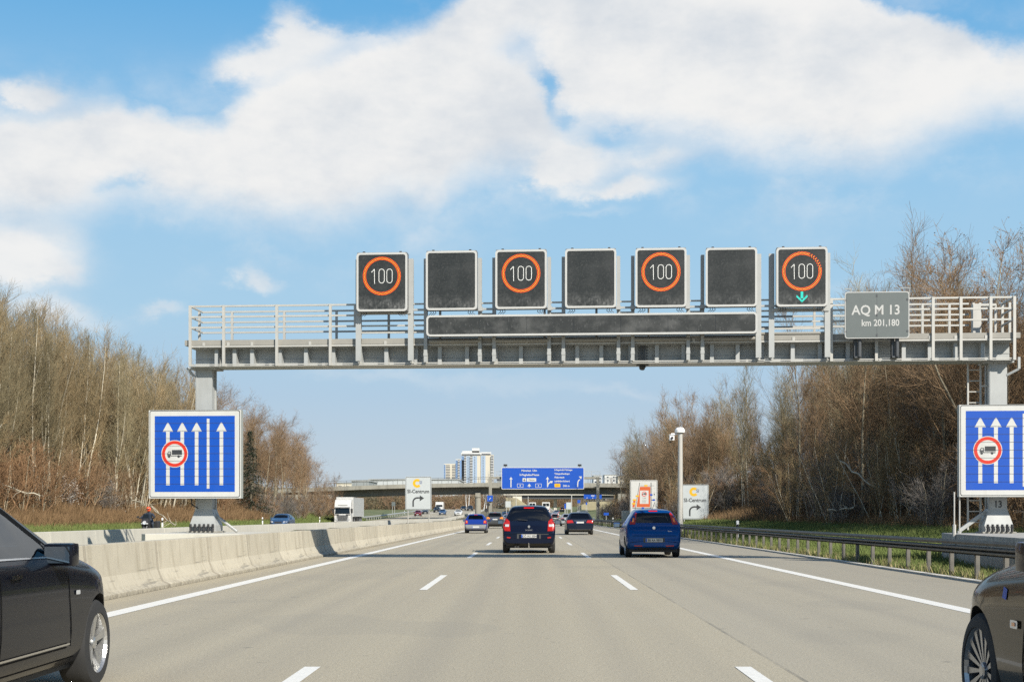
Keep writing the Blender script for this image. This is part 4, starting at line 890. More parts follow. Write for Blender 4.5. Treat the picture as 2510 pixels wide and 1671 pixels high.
# ------------------------------------------------------------------ vehicles
def paint(name, col, metal=.25, rough=.28): return mat(name, col, rough, metal, var=.03, scale=2, coat=.42, spec=.06)
m_glass = mat('car_glass', (.010, .013, .015), .03, 0, var=.1, spec=.45); m_seat = mat('seat_fabric', (.05, .052, .056), .9, var=.2)
def clear_glass(name, tint, extra=.0):
    m = bpy.data.materials.new(name); m.use_nodes = True; N = m.node_tree.nodes; L = m.node_tree.links; N.clear(); t = N.new('ShaderNodeBsdfTransparent'); t.inputs[0].default_value = (*tint, 1)
    g_ = N.new('ShaderNodeBsdfGlossy'); g_.inputs['Roughness'].default_value = .02; g_.inputs[0].default_value = (.9, .95, 1, 1); f = N.new('ShaderNodeFresnel'); f.inputs[0].default_value = 1.5
    a_ = N.new('ShaderNodeMath'); a_.operation = 'ADD'; L.new(f.outputs[0], a_.inputs[0]); a_.inputs[1].default_value = extra; x = N.new('ShaderNodeMixShader'); L.new(a_.outputs[0], x.inputs[0]); L.new(t.outputs[0], x.inputs[1]); L.new(g_.outputs[0], x.inputs[2])
    o_ = N.new('ShaderNodeOutputMaterial'); L.new(x.outputs[0], o_.inputs[0]); return m
m_clear = clear_glass('clear_car_glass', (.62, .70, .68)); m_tint = clear_glass('tinted_rear_glass', (.30, .34, .34), .03); m_tyre = mat('tyre_rubber', (.022, .022, .022), .85, var=.2, scale=8)
m_rim = mat('alloy', (.55, .55, .54), .28, .85, var=.08); m_trim = mat('black_trim', (.018, .018, .018), .6, var=.1); m_chrome = mat('chrome', (.7, .7, .7), .12, 1, var=.02)
m_mirror = mat('mirror_silver', (.30, .31, .32), .03, 1, var=.01); m_tail = mat('tail_red', (.36, .010, .006), .2, var=.1, coat=.5); m_amber = mat('tail_amber', (.85, .22, .02), .15, var=.1, coat=1); m_lens = mat('clear_lens', (.62, .64, .66), .1, .3, var=.1, coat=1)
m_platew = mat('number_plate_white', (.50, .50, .48), .5, var=.03); m_gap = mat('panel_gap', (.004, .004, .004), .9, var=.1, spec=.1); m_gapl = mat('shut_line_grey', (.05, .05, .05), .6, var=.1)
m_brake = mat('brake_light_red', (.5, .01, .006), .2, var=.05, emit=.15)
def interp(tab, y): return float(np.interp(y, [a for a, _ in tab], [b_ for _, b_ in tab]))
def chaikin(pts):
    o = [pts[0]]
    for a, b_ in zip(pts, pts[1:]): o += [tuple(a[i] * .75 + b_[i] * .25 for i in (0, 1)), tuple(a[i] * .25 + b_[i] * .75 for i in (0, 1))]
    return o + [pts[-1]]
def loft(sp_):
    L_, Wd = sp_['L'], sp_['W'] / 2; ends = [0, .006, .02, .045, .08, .12, .17, .23, .30]
    ys = sorted(set([-L_ / 2 + e for e in ends] + [L_ / 2 - e for e in ends] + list(np.linspace(-L_ / 2 + .38, L_ / 2 - .38, 40))))
    def top(y): return sum(interp(sp_['top'], y + d) * w for d, w in ((-.05, .2), (0, .6), (.05, .2)))
    V, rows = [], []
    for y in ys:
        zt = top(y); zs = min(interp(sp_['belt'], y), zt - .03); w = Wd * interp(sp_['plan'], y); zb = interp(sp_['bot'], y); hc = zt - zs
        k = min(1, hc / .38); wt = w - sp_['inset'] * hc - .05 * (1 - k) - .02
        pts = [(0, zb), (.72 * w, zb), (.90 * w, zb + .03), (.965 * w, zb + .13), (w * .995, zb + .34 * (zs - zb)), (w, zb + .68 * (zs - zb)), (w * .985, zs - .035), (w * .965, zs),
               (wt * .35 + w * .965 * .65, zs + .33 * (zt - zs)), (wt + .012, zt - .11 * k - .006), (wt - .05 * k - .01, zt - .035 * k - .003), (wt * .74, zt - .012 * k), (wt * .35, zt), (0, zt + .004)]
        pts = chaikin(pts); pts = [(x, y, z) for x, z in pts]; row = pts[1:-1]; full = [pts[0]] + row + [pts[-1]] + [(-x, yy, z) for x, yy, z in row[::-1]]
        rows.append(list(range(len(V), len(V) + len(full)))); V += full
    n = len(rows[0]); Fc = [(r[i], r[(i + 1) % n], q[(i + 1) % n], q[i]) for r, q in zip(rows, rows[1:]) for i in range(n)]
    for r, rev in ((rows[0], 1), (rows[-1], 0)):
        c = [sum(V[i][k] for i in r) / n for k in range(3)]; V.append(tuple(c)); ci = len(V) - 1
        Fc += [((ci, r[(i + 1) % n], r[i]) if rev else (ci, r[i], r[(i + 1) % n])) for i in range(n)]
    mb = MB(); mb.add(V, Fc); return mb
def cut(o, c, m):
    co = c.build('cut', m); bm = bmesh.new(); bm.from_mesh(co.data); bmesh.ops.recalc_face_normals(bm, faces=bm.faces[:]); bm.to_mesh(co.data); bm.free()
    md_ = o.modifiers.new('b', 'BOOLEAN'); md_.operation = 'DIFFERENCE'; md_.object = co; md_.solver = 'EXACT'; md_.material_mode = 'TRANSFER'
    dg = bpy.context.evaluated_depsgraph_get(); me = bpy.data.meshes.new_from_object(o.evaluated_get(dg)); o.modifiers.clear(); o.data = me; bpy.data.objects.remove(co)
def boolean_arches(o, sp_):
    c = MB(); r = sp_['r'] + sp_.get('gap', .045); w = sp_['W'] / 2
    for ya in (sp_['fa'], sp_['ra']):
        for s_ in (-1, 1): c.tube((s_ * (w - .27), ya, sp_['r'] + .01), (s_ * (w + .3), ya, sp_['r'] + .01), r, r, 40)
    cut(o, c, m_trim)
    # hollow cabin: void, then the window openings
    yb, yf = min(y for p in sp_['sw'] for y, _ in p) - .02, max(y for p in sp_['sw'] for y, _ in p) - .05; n = 9; V = []; zb = interp(sp_['belt'], 0) - .30
    ys = [yb + (yf - yb) * i / (n - 1) for i in range(n)]
    for y in ys:
        zt = max(interp(sp_['top'], y) - .055, zb + .12); k = (zt - interp(sp_['belt'], y)); wt = w - sp_['inset'] * max(k, 0) - .12; wb = w - .11
        V += [(-wb, y, zb), (wb, y, zb), (wt, y, zt), (-wt, y, zt)]
    c = MB(); c.add(V, [(4 * i + j, 4 * i + (j + 1) % 4, 4 * i + 4 + (j + 1) % 4, 4 * i + 4 + j) for i in range(n - 1) for j in range(4)] + [(0, 1, 2, 3), tuple(4 * n - 4 + j for j in (3, 2, 1, 0))]); cut(o, c, m_trim)
    c = MB()
    for p in sp_['sw']: c.prism(p, 'x', -w - .3, w + .3)
    cut(o, c, m_trim)
    c = MB(); c.prism(sp_['rw'], 'y', -sp_['L'] / 2 - .3, yb + .12); cut(o, c, m_trim)
    c = MB(); c.prism([(x * .97, z) for x, z in sp_['fw']], 'y', yf - .12, sp_['L'] / 2 - .5); cut(o, c, m_trim)
def cabin(root, sp_, detail):
    w = sp_['W'] / 2; zs = interp(sp_['belt'], 0); zb = zs - .29; yr = max(min(y for p in sp_['sw'] for y, _ in p) + .35, -1.0)
    for s_ in (-1, 1):
        mb = MB(); x = s_ * .36; mb.prism([(-.18, zb), (.22, zb), (.10, zb + .14), (-.06, zb + .14), (-.24, zs + .16), (-.34, zs + .15)], 'x', x - .23, x + .23); se = mb.build('front_seat', m_seat, root, bevel=.04)
        mb = MB(); mb.box(x - .13, x + .13, -.36, -.25, zs + .17, zs + .35); mb.build('headrest', m_seat, se, bevel=.04)
    mb = MB(); mb.prism([(yr, zb), (yr + .12, zb + .1), (yr - .10, zs + .08), (yr - .22, zs + .08)], 'x', -.58, .58); se = mb.build('rear_seat', m_seat, root, bevel=.03)
    for s_ in (-1, 1): mb = MB(); mb.box(s_ * .34 - .12, s_ * .34 + .12, yr - .22, yr - .12, zs + .10, zs + .24); mb.build('headrest', m_seat, se, bevel=.03)
    if detail:
        mb = MB(); mb.lathe([(.0, .19), (.012, .205), (.0, .22), (-.012, .205), (0, .19)], 'y', 20, (-.36, .34, zs + .03)); mb.bar((-.55, .34, zs + .03), (-.17, .34, zs + .03), .04, .02); mb.build('steering_wheel', m_trim, root)
    mb = MB(); mb.box(-.06, .06, .30, .32, zs + .30, zs + .35); mb.build('rear_view_mirror', m_trim, root)
def patch(bvh, poly, axis, off=.004, res=.07):
    ax = {'-y': (Vector((0, -8, 0)), Vector((0, 1, 0))), '+y': (Vector((0, 8, 0)), Vector((0, -1, 0))), '+x': (Vector((8, 0, 0)), Vector((-1, 0, 0))), '-x': (Vector((-8, 0, 0)), Vector((1, 0, 0)))}[axis]
    pts = []
    for a, b_ in zip(poly, poly[1:] + poly[:1]):
        n = max(1, int(math.dist(a, b_) / res)); pts += [Vector((a[0] + (b_[0] - a[0]) * i / n, a[1] + (b_[1] - a[1]) * i / n)) for i in range(n)]
    nb = len(pts); x0, x1 = min(p.x for p in pts), max(p.x for p in pts); z0, z1 = min(p.y for p in pts), max(p.y for p in pts)
    def inside(x, z):
        c = False
        for i in range(nb):
            a, b_ = pts[i], pts[i - 1]
            if (a.y > z) != (b_.y > z) and x < (b_.x - a.x) * (z - a.y) / (b_.y - a.y) + a.x: c = not c
        return c
    for i in range(1, int((x1 - x0) / res) + 1):
        for j in range(1, int((z1 - z0) / res) + 1):
            x, z = x0 + i * res, z0 + j * res
            if x < x1 and z < z1 and inside(x, z) and min((p - Vector((x, z))).length for p in pts[:nb]) > res * .4: pts.append(Vector((x, z)))
    r = delaunay_2d_cdt(pts, [], [list(range(nb))], 1, 1e-5); V = []
    for p in r[0]:
        o = ax[0] + (Vector((p.x, 0, p.y)) if 'y' in axis else Vector((0, p.x, p.y))); h_ = bvh.ray_cast(o, ax[1])
        if h_[0] is None: h_ = bvh.find_nearest(o + ax[1] * (8 - 1))
        V.append(tuple(h_[0] - ax[1] * off))
    mb = MB(); mb.add(V, [tuple(f) for f in r[2]]); return mb
def wheel_at(root, sp_, x, y, s_, rimmat=None, spokes=5, detail=1, twin=False):
    r, w = sp_['r'], sp_.get('tw', .21); rr = r * sp_.get('rimf', .70); mb = MB(); sd = s_
    mb.lathe([(-w * .5, rr * .98), (-w * .5, rr * 1.04), (-w * .46, r * .93), (-w * .36, r * .985), (-w * .2, r), (w * .2, r), (w * .36, r * .985), (w * .46, r * .93), (w * .5, rr * 1.04), (w * .5, rr * .98), (w * .3, rr * .95)], 'x', 40 if detail else 20)
    wo = mb.build('wheel', m_tyre, root, smooth=True, loc=(x, y, r)); wo.rotation_euler = (0, 0, 0 if s_ > 0 else math.pi)
    mb = MB(); e = w * .46
    mb.lathe([(e, rr * 1.01), (e + .004, rr * .97), (e - .02, rr * .92), (e - .09, rr * .90), (-w * .3, rr * .88)], 'x', 40 if detail else 16)
    ns = spokes
    for k in range(ns):
        t = 2 * math.pi * k / ns + .3
        def pt(rad, da, xx): return (xx, rad * math.cos(t + da), rad * math.sin(t + da))
        a, b_ = (.30, .17) if ns <= 6 else (.12, .09)
        vs = [pt(rr * .12, a * 1.6, e - .035), pt(rr * .93, b_, e - .012), pt(rr * .93, -b_, e - .012), pt(rr * .12, -a * 1.6, e - .035), pt(rr * .12, a * 1.8, e - .07), pt(rr * .93, b_ * 1.2, e - .05), pt(rr * .93, -b_ * 1.2, e - .05), pt(rr * .12, -a * 1.8, e - .07)]
        mb.add(vs, [(0, 1, 2, 3), (4, 7, 6, 5), (0, 4, 5, 1), (1, 5, 6, 2), (2, 6, 7, 3), (3, 7, 4, 0)])
    mb.lathe([(e - .06, rr * .20), (e - .022, rr * .19), (e - .016, rr * .12), (e - .016, .0001)], 'x', 20)
    mb.build('rim', rimmat or m_rim, wo, smooth=False)
    if detail:
        mb = MB(); mb.lathe([(e - .11, rr * .87), (e - .11, .001)], 'x', 24); mb.lathe([(e - .10, rr * .70), (e - .085, rr * .70), (e - .085, rr * .3)], 'x', 24); mb.build('brake_disc', m_dark, wo)
    return wo
BASE = {}
def make_car(name, label, sp_, cat='car', detail=1):
    root = thing(name, label, cat); pm_ = sp_['paint']; o = loft(sp_).build('body', [pm_, m_trim], root, smooth=True)
    bv0 = BVHTree.FromPolygons([v.co for v in o.data.vertices], [tuple(p.vertices) for p in o.data.polygons])
    boolean_arches(o, sp_)
    try: o.data.set_sharp_from_angle(angle=R(32))
    except Exception: pass
    def pt(nm, polys, axis, m, off=.004, res=.07, parent=root):
        mb = MB()
        for pl in polys:
            q = patch(bv0, pl, axis, off, res); k = len(mb.v); mb.v += q.v; mb.f += [tuple(i + k for i in f) for f in q.f]; mb.m += q.m
        return mb.build(nm, m, parent, smooth=True)
    sym = lambda pl: [pl, [(-x, z) for x, z in pl][::-1]]
    pt('rear_window', [sp_['rw']], '-y', m_tint if sp_.get('tint') else m_clear, .002); pt('windscreen', [sp_['fw']], '+y', m_clear, .002); cabin(root, sp_, detail)
    for sd in ('+x', '-x'):
        for w_ in sp_['sw']:
            pt('side_window', [w_], sd, m_clear, .002)
    for nm, polys, m, off in sp_['rear']:
        for pl in polys: pt(nm, [pl], '-y', m, off, .05)
    for nm, polys, m, off in sp_['front']:
        for pl in polys: pt(nm, [pl], '+y', m, off, .06)
    for nm, polys, m, off in sp_.get('side', []):
        for sd in ('+x', '-x'): pt(nm, polys, sd, m, off, .10)
    # bottom
    mb = MB(); L_, w = sp_['L'], sp_['W'] / 2; mb.box(-w * .86, w * .86, -L_ / 2 + .25, L_ / 2 - .3, sp_['r'] * .55, .32); mb.build('underbody', m_trim, root)
    wx = w - sp_.get('tw', .21) / 2 - .012
    for s_ in (-1, 1):
        for ya in (sp_['fa'], sp_['ra']): wheel_at(root, sp_, s_ * wx, ya, s_, sp_.get('rimm'), sp_.get('spokes', 5), detail)
        mb = MB(); my, mz = sp_['mir']; mo_ = sp_.get('mout', .22); mb.box(min(s_ * (w - .20 + mo_), s_ * (w + mo_)), max(s_ * (w - .20 + mo_), s_ * (w + mo_)), my - .06, my + .09, mz - .08, mz + .075); mo = mb.build('door_mirror', sp_.get('mirm', pm_), root, bevel=.03, smooth=True)
        mb = MB(); xi, xo = s_ * (w - .185 + mo_), s_ * (w - .02 + mo_); mb.add([(xi, my - .075, mz - .058), (xo, my - .066, mz - .058), (xo, my - .064, mz + .052), (xi, my - .073, mz + .052)], [(0, 1, 2, 3)]); mb.v = [(x, y - .003 * (z < mz), z) for x, y, z in mb.v]; mb.build('mirror_glass', m_mirror, mo, bevel=.003)
        mb = MB(); mb.bar((s_ * (w - .12), my, mz - .06), (s_ * (w + .03), my, mz - .05), .05, .05); mb.build('mirror_stalk', m_trim, mo)
    # plates
    def plate(z, front, txt, sx=1):
        s_ = 1 if front else -1; pw = .26
        h_ = bv0.ray_cast(Vector((0, s_ * 8, z)), Vector((0, -s_, 0))); y = h_[0].y + s_ * .014
        mb = MB(); mb.box(-pw, pw, min(y, y - s_ * .012), max(y, y - s_ * .012), z - .055, z + .055); po = mb.build('number_plate', m_platew, root, bevel=.004)
        if not front:
            mb = MB(); mb.flat(rect(-pw + .004, -pw + .045, z - .05, z + .05), y - .003); mb.build('blue_band', m_blue, po)
            if txt: mb = MB(); text(mb, txt, .02, z - .035, .07, y - .003, sx=.86, bold=.002); mb.build('lettering', m_ink, po)
    if sp_.get('plate'): plate(sp_['plate'][0], False, sp_['plate'][1]); plate(.42, True, '')
    freeze(root); return root, bv0, pt
sym = lambda pl: [pl, [(-x, z) for x, z in pl][::-1]]
def fr(hw, hz, gz, hh=.13):     # generic front end: lamps, grille, intake
    return [('headlight', sym([(hw - .34, hz - hh * .5), (hw - .02, hz - hh * .3), (hw - .0, hz + hh * .6), (hw - .30, hz + hh * .3)]), m_lens, .008), ('grille', [rect(-.34, .34, gz - .07, gz + .08)], m_trim, .006), ('air_intake', [rect(-.5, .5, .22, .33)], m_trim, .006)]
bot = lambda L_: [(-L_ / 2, .34), (-L_ / 2 + .12, .25), (-L_ / 2 + .5, .19), (L_ / 2 - .6, .18), (L_ / 2 - .1, .20), (L_ / 2, .28)]
# --- dark blue people carrier (centre)
L_ = 4.26
mpv = dict(tint=1, L=L_, W=1.80, r=.325, fa=1.28, ra=-1.40, inset=.44, paint=paint('deep_blue_paint', (.005, .009, .024)), bot=bot(L_),
    top=[(-2.13, .66), (-2.115, .72), (-2.10, .78), (-2.07, .98), (-2.02, 1.08), (-1.90, 1.32), (-1.80, 1.50), (-1.70, 1.58), (-1.2, 1.62), (-.3, 1.63), (.35, 1.56), (1.15, 1.12), (1.7, .98), (2.0, .82), (2.1, .68), (2.13, .6)],
    belt=[(-2.13, 1.02), (-1.6, 1.04), (0, .99), (1.2, .92), (2.13, .8)], plan=[(-2.13, .93), (-2.09, .965), (-1.9, .99), (-1.4, 1), (1.2, 1), (1.75, .95), (2.0, .82), (2.13, .66)],
    rw=[(-.73, 1.09), (.73, 1.09), (.58, 1.50), (-.58, 1.50)], fw=[(-.66, 1.16), (.66, 1.16), (.54, 1.55), (-.54, 1.55)],
    sw=[[(1.0, 1.06), (.35, 1.46), (-.25, 1.54), (-.28, 1.06)], [(-.36, 1.06), (-.33, 1.54), (-1.05, 1.53), (-1.10, 1.08)], [(-1.2, 1.1), (-1.15, 1.52), (-1.55, 1.48), (-1.78, 1.14)]],
    rear=[('tail_light', sym([(.625, .75), (.87, .76), (.85, 1.02), (.77, 1.19), (.65, 1.08)]), m_tail, .012), ('reversing_lens', sym([(.67, .90), (.80, .90), (.80, .98), (.67, .98)]), m_lens, .016), ('rear_reflector', sym([(.63, .505), (.74, .52), (.74, .56), (.62, .55)]), m_tail, .012),
          ('bumper_strip', [rect(-.40, .66, .635, .655), rect(-.40, -.34, .50, .63), rect(.34, .40, .50, .63)], m_gapl, .008), ('tailgate_gap', [rect(-.80, .80, .655, .668)], m_gap, .006), ('high_brake_light', [rect(-.17, .17, 1.515, 1.55)], m_brake, .012), ('lower_valance', [rect(-.72, .72, .26, .34)], m_trim, .006)],
    front=fr(.84, .80, .62), mir=(.72, 1.04), plate=(.585, 'GÖ HU 2004'), spokes=6)
# --- bright blue hatchback (right)
L_ = 4.03
hat = dict(L=L_, W=1.69, r=.30, fa=1.20, ra=-1.31, inset=.50, paint=paint('bright_blue_paint', (.001, .048, .20)), bot=bot(L_),
    top=[(-2.015, .60), (-2.005, .68), (-1.985, .80), (-1.93, .98), (-1.86, 1.05), (-1.72, 1.28), (-1.62, 1.40), (-1.5, 1.445), (-.9, 1.48), (-.1, 1.485), (.4, 1.40), (1.1, 1.02), (1.6, .90), (1.88, .76), (1.98, .62), (2.015, .52)],
    belt=[(-2.01, .99), (-1.5, 1.01), (0, .95), (1.2, .87), (2.0, .74)], plan=[(-2.015, .88), (-1.97, .95), (-1.8, .985), (-1.3, 1), (1.1, 1), (1.65, .94), (1.9, .80), (2.015, .62)],
    rw=[(-.56, 1.05), (.56, 1.05), (.49, 1.355), (-.49, 1.355)], fw=[(-.62, 1.07), (.62, 1.07), (.50, 1.41), (-.50, 1.41)],
    sw=[[(.95, .99), (.38, 1.32), (-.15, 1.40), (-.18, .99)], [(-.26, .99), (-.23, 1.40), (-.9, 1.39), (-1.35, 1.22), (-1.42, 1.08)]],
    rear=[('tail_light', sym([(.565, 1.01), (.73, 1.00), (.70, 1.14), (.62, 1.34), (.53, 1.37), (.495, 1.34)]), m_tail, .012), ('tail_inner_lens', sym([(.60, 1.08), (.66, 1.07), (.625, 1.20), (.575, 1.20)]), m_amber, .016),
          ('fog_light', sym([(.36, .335), (.60, .345), (.60, .375), (.36, .37)]), m_tail, .012), ('high_brake_light', [rect(-.13, .13, 1.395, 1.425)], m_brake, .012), ('tailgate_gap', [rect(-.66, .66, .655, .667)], m_gap, .006), ('plate_recess', [rect(-.32, .32, .46, .60)], m_gapl, .004), ('lower_valance', [rect(-.66, .66, .25, .30)], m_trim, .006)],
    front=fr(.80, .74, .56), mir=(.66, .97), plate=(.53, 'BB AA 9895'), spokes=5)
# --- small blue hatchback with grey bumper
L_ = 3.83
fie = dict(L=L_, W=1.63, r=.285, fa=1.14, ra=-1.31, inset=.50, paint=paint('mid_blue_paint', (.014, .042, .24)), bot=bot(L_),
    top=[(-1.915, .60), (-1.90, .70), (-1.88, .92), (-1.80, 1.0), (-1.62, 1.25), (-1.5, 1.34), (-1.3, 1.38), (-.6, 1.40), (0, 1.38), (.3, 1.34), (1.0, .98), (1.5, .86), (1.8, .74), (1.915, .5)],
    belt=[(-1.91, .95), (-1.4, .95), (0, .90), (1.2, .82), (1.91, .7)], plan=[(-1.915, .90), (-1.87, .96), (-1.6, 1), (1.0, 1), (1.6, .92), (1.83, .76), (1.915, .6)],
    rw=[(-.56, 1.0), (.56, 1.0), (.47, 1.30), (-.47, 1.30)], fw=[(-.6, 1.02), (.6, 1.02), (.48, 1.33), (-.48, 1.33)],
    sw=[[(.85, .93), (.28, 1.27), (-.2, 1.33), (-.22, .93)], [(-.3, .94), (-.28, 1.33), (-.95, 1.31), (-1.4, 1.02)]],
    rear=[('tail_light', sym([(.56, .70), (.78, .70), (.78, .88), (.70, .94), (.58, .90)]), m_tail, .012), ('tail_inner_lens', sym([(.60, .78), (.70, .78), (.70, .88), (.61, .88)]), m_amber, .016), ('rear_bumper', [[(-.80, .27), (.80, .27), (.805, .62), (-.805, .62)]], mat('grey_plastic', (.20, .21, .22), .6, var=.06), .010), ('high_brake_light', [rect(-.12, .12, 1.315, 1.34)], m_brake, .012), ('tailgate_gap', [rect(-.5, .5, .64, .65)], m_gap, .012)],
    front=fr(.76, .70, .52), mir=(.6, .92), plate=(.45, ''), spokes=5)
# --- dark estate
L_ = 4.88
est = dict(tint=1, L=L_, W=1.85, r=.33, fa=1.58, ra=-1.30, inset=.46, paint=paint('dark_navy_paint', (.012, .018, .032)), bot=bot(L_),
    top=[(-2.44, .70), (-2.425, .80), (-2.40, .96), (-2.32, 1.05), (-2.12, 1.32), (-2.0, 1.43), (-1.8, 1.47), (-.8, 1.50), (0, 1.49), (.4, 1.42), (1.05, 1.05), (1.9, .92), (2.3, .78), (2.44, .58)],
    belt=[(-2.44, .99), (-1.6, .98), (0, .95), (1.3, .90), (2.44, .75)], plan=[(-2.44, .90), (-2.39, .95), (-2.1, .985), (-1.3, 1), (1.5, 1), (2.1, .93), (2.33, .80), (2.44, .66)],
    rw=[(-.66, 1.07), (.66, 1.07), (.52, 1.41), (-.52, 1.41)], fw=[(-.64, 1.09), (.64, 1.09), (.52, 1.43), (-.52, 1.43)],
    sw=[[(.9, 1.0), (.35, 1.36), (-.1, 1.42), (-.12, 1.0)], [(-.2, 1.0), (-.18, 1.42), (-.95, 1.42), (-1.05, 1.01)], [(-1.15, 1.02), (-1.08, 1.41), (-1.75, 1.38), (-2.02, 1.08)]],
    rear=[('tail_light', sym([(.42, .80), (.86, .77), (.86, .96), (.50, .97)]), m_tail, .012), ('chrome_strip', [rect(-.40, .40, .925, .945)], m_chrome, .012), ('bumper_chrome', [rect(-.72, .72, .335, .35)], m_chrome, .010), ('lower_valance', [rect(-.7, .7, .25, .33)], m_trim, .006)],
    front=fr(.86, .76, .60), mir=(.72, 1.0), plate=(.82, ''), spokes=5)
# --- grey crossover
L_ = 4.35
suv = dict(L=L_, W=1.78, r=.335, fa=1.25, ra=-1.35, inset=.48, paint=paint('graphite_paint', (.07, .075, .08)), bot=[(a, b_ + .05) for a, b_ in bot(L_)],
    top=[(-2.175, .70), (-2.16, .85), (-2.13, 1.04), (-2.0, 1.2), (-1.85, 1.46), (-1.7, 1.58), (-1.2, 1.63), (-.3, 1.64), (.3, 1.56), (1.0, 1.15), (1.7, 1.0), (2.05, .85), (2.175, .6)],
    belt=[(-2.175, 1.07), (-1.5, 1.07), (0, 1.02), (1.2, .96), (2.17, .8)], plan=[(-2.175, .90), (-2.12, .96), (-1.8, 1), (1.2, 1), (1.75, .94), (2.07, .8), (2.175, .65)],
    rw=[(-.66, 1.16), (.66, 1.16), (.54, 1.50), (-.54, 1.50)], fw=[(-.64, 1.2), (.64, 1.2), (.52, 1.56), (-.52, 1.56)],
    sw=[[(.85, 1.09), (.28, 1.48), (-.2, 1.55), (-.22, 1.09)], [(-.3, 1.1), (-.28, 1.55), (-1.0, 1.53), (-1.1, 1.12)], [(-1.2, 1.14), (-1.1, 1.52), (-1.5, 1.46), (-1.72, 1.2)]],
    rear=[('tail_light', sym([(.46, .96), (.86, .94), (.86, 1.10), (.62, 1.13)]), m_amber, .012), ('chrome_strip', [rect(-.44, .44, 1.03, 1.06)], m_chrome, .012), ('lower_valance', [rect(-.76, .76, .30, .52)], m_trim, .010), ('high_brake_light', [rect(-.14, .14, 1.55, 1.585)], m_brake, .012)],
    front=fr(.84, .86, .70), mir=(.66, 1.08), plate=(.90, ''), spokes=5)
# --- saloon (near left, black) and its distant cousins
L_ = 4.60
sal = dict(L=L_, W=1.79, r=.325, fa=1.50, ra=-1.26, inset=.50, tw=.225, paint=paint('black_paint', (.004, .005, .009), .0, .3), bot=bot(L_), rimf=.70, gap=.035,
    top=[(-2.30, .72), (-2.28, .85), (-2.22, 1.0), (-2.0, 1.07), (-1.75, 1.10), (-1.1, 1.36), (-.8, 1.42), (-.3, 1.455), (.1, 1.43), (.28, 1.37), (.92, 1.03), (1.2, .985), (1.7, .90), (2.05, .80), (2.22, .66), (2.30, .52)],
    belt=[(-2.30, .96), (-1.6, 1.0), (-.6, .975), (.7, .955), (1.3, .90), (1.7, .82), (2.3, .66)], plan=[(-2.30, .84), (-2.22, .93), (-1.9, .98), (-1.2, 1), (1.45, 1.0), (1.62, .985), (1.85, .915), (2.05, .82), (2.2, .70), (2.30, .56)],
    rw=[(-.60, 1.13), (.60, 1.13), (.50, 1.36), (-.50, 1.36)], fw=[(-.66, 1.06), (.66, 1.06), (.53, 1.39), (-.53, 1.39)],
    sw=[[(.56, 1.0), (.47, 1.08), (.02, 1.335), (-.38, 1.385), (-.42, 1.0)], [(-.49, 1.0), (-.45, 1.385), (-.85, 1.35), (-1.30, 1.16), (-1.36, 1.03)]], trimw=True, mout=.13,
    rear=[('tail_light', sym([(.42, .82), (.80, .80), (.82, .98), (.48, .97)]), m_tail, .012)],
    front=fr(.80, .70, .62) + [('bonnet_gap', [rect(-.5, .5, .79, .795)], m_gap, .006)], mir=(.53, 1.01), plate=(.6, ''), spokes=5,
    side=[('pillar_trim', [[(.56, 1.0), (.72, 1.005), (.17, 1.35), (.02, 1.335), (.47, 1.08)]], m_gap, .003), ('pillar_trim', [[(-.38, 1.385), (-.45, 1.385), (-.49, 1.0), (-.42, 1.0)]], m_gap, .003), ('door_gap', [[(.815, .98), (.805, .98), (.80, .70), (.86, .36), (.88, .36), (.815, .70)], [(-.44, .98), (-.45, .98), (-.455, .40), (-.44, .40)], [(.80, .36), (.80, .352), (-.9, .352), (-.9, .36)], [(-1.35, 1.0), (-1.36, 1.0), (-1.15, .62), (-.92, .36), (-.90, .36), (-1.13, .62)]], m_gap, .0035), ('chrome_moulding', [[(.83, .385), (.83, .372), (-.86, .372), (-.86, .385)]], m_chrome, .010), ('waist_trim', [[(.82, .993), (.82, .983), (-1.42, 1.0), (-1.42, 1.012)]], m_chrome, .008), ('door_handle', [[(-.30, .87), (-.12, .875), (-.12, .90), (-.30, .898)], [(-1.12, .88), (-.94, .885), (-.94, .91), (-1.12, .908)]], m_chrome, .02), ('wing_emblem', [rrect(.93, 1.02, .715, .745, .01)], m_lens, .008), ('sill_gap', [[(1.05, .275), (1.05, .268), (-.8, .268), (-.8, .275)]], m_gap, .004), ('front_wing_gap', [[(.93, .97), (.92, .97), (.94, .84), (.95, .84)]], m_gap, .004)])  # pillar strips: matte black laid on to darken the pillars against sky reflection
black, bvb, ptb = make_car('saloon_car', 'black saloon cut by the left frame edge, silver five-spoke front wheel', sal)
black.location = (-4.09, 8.88, 0)
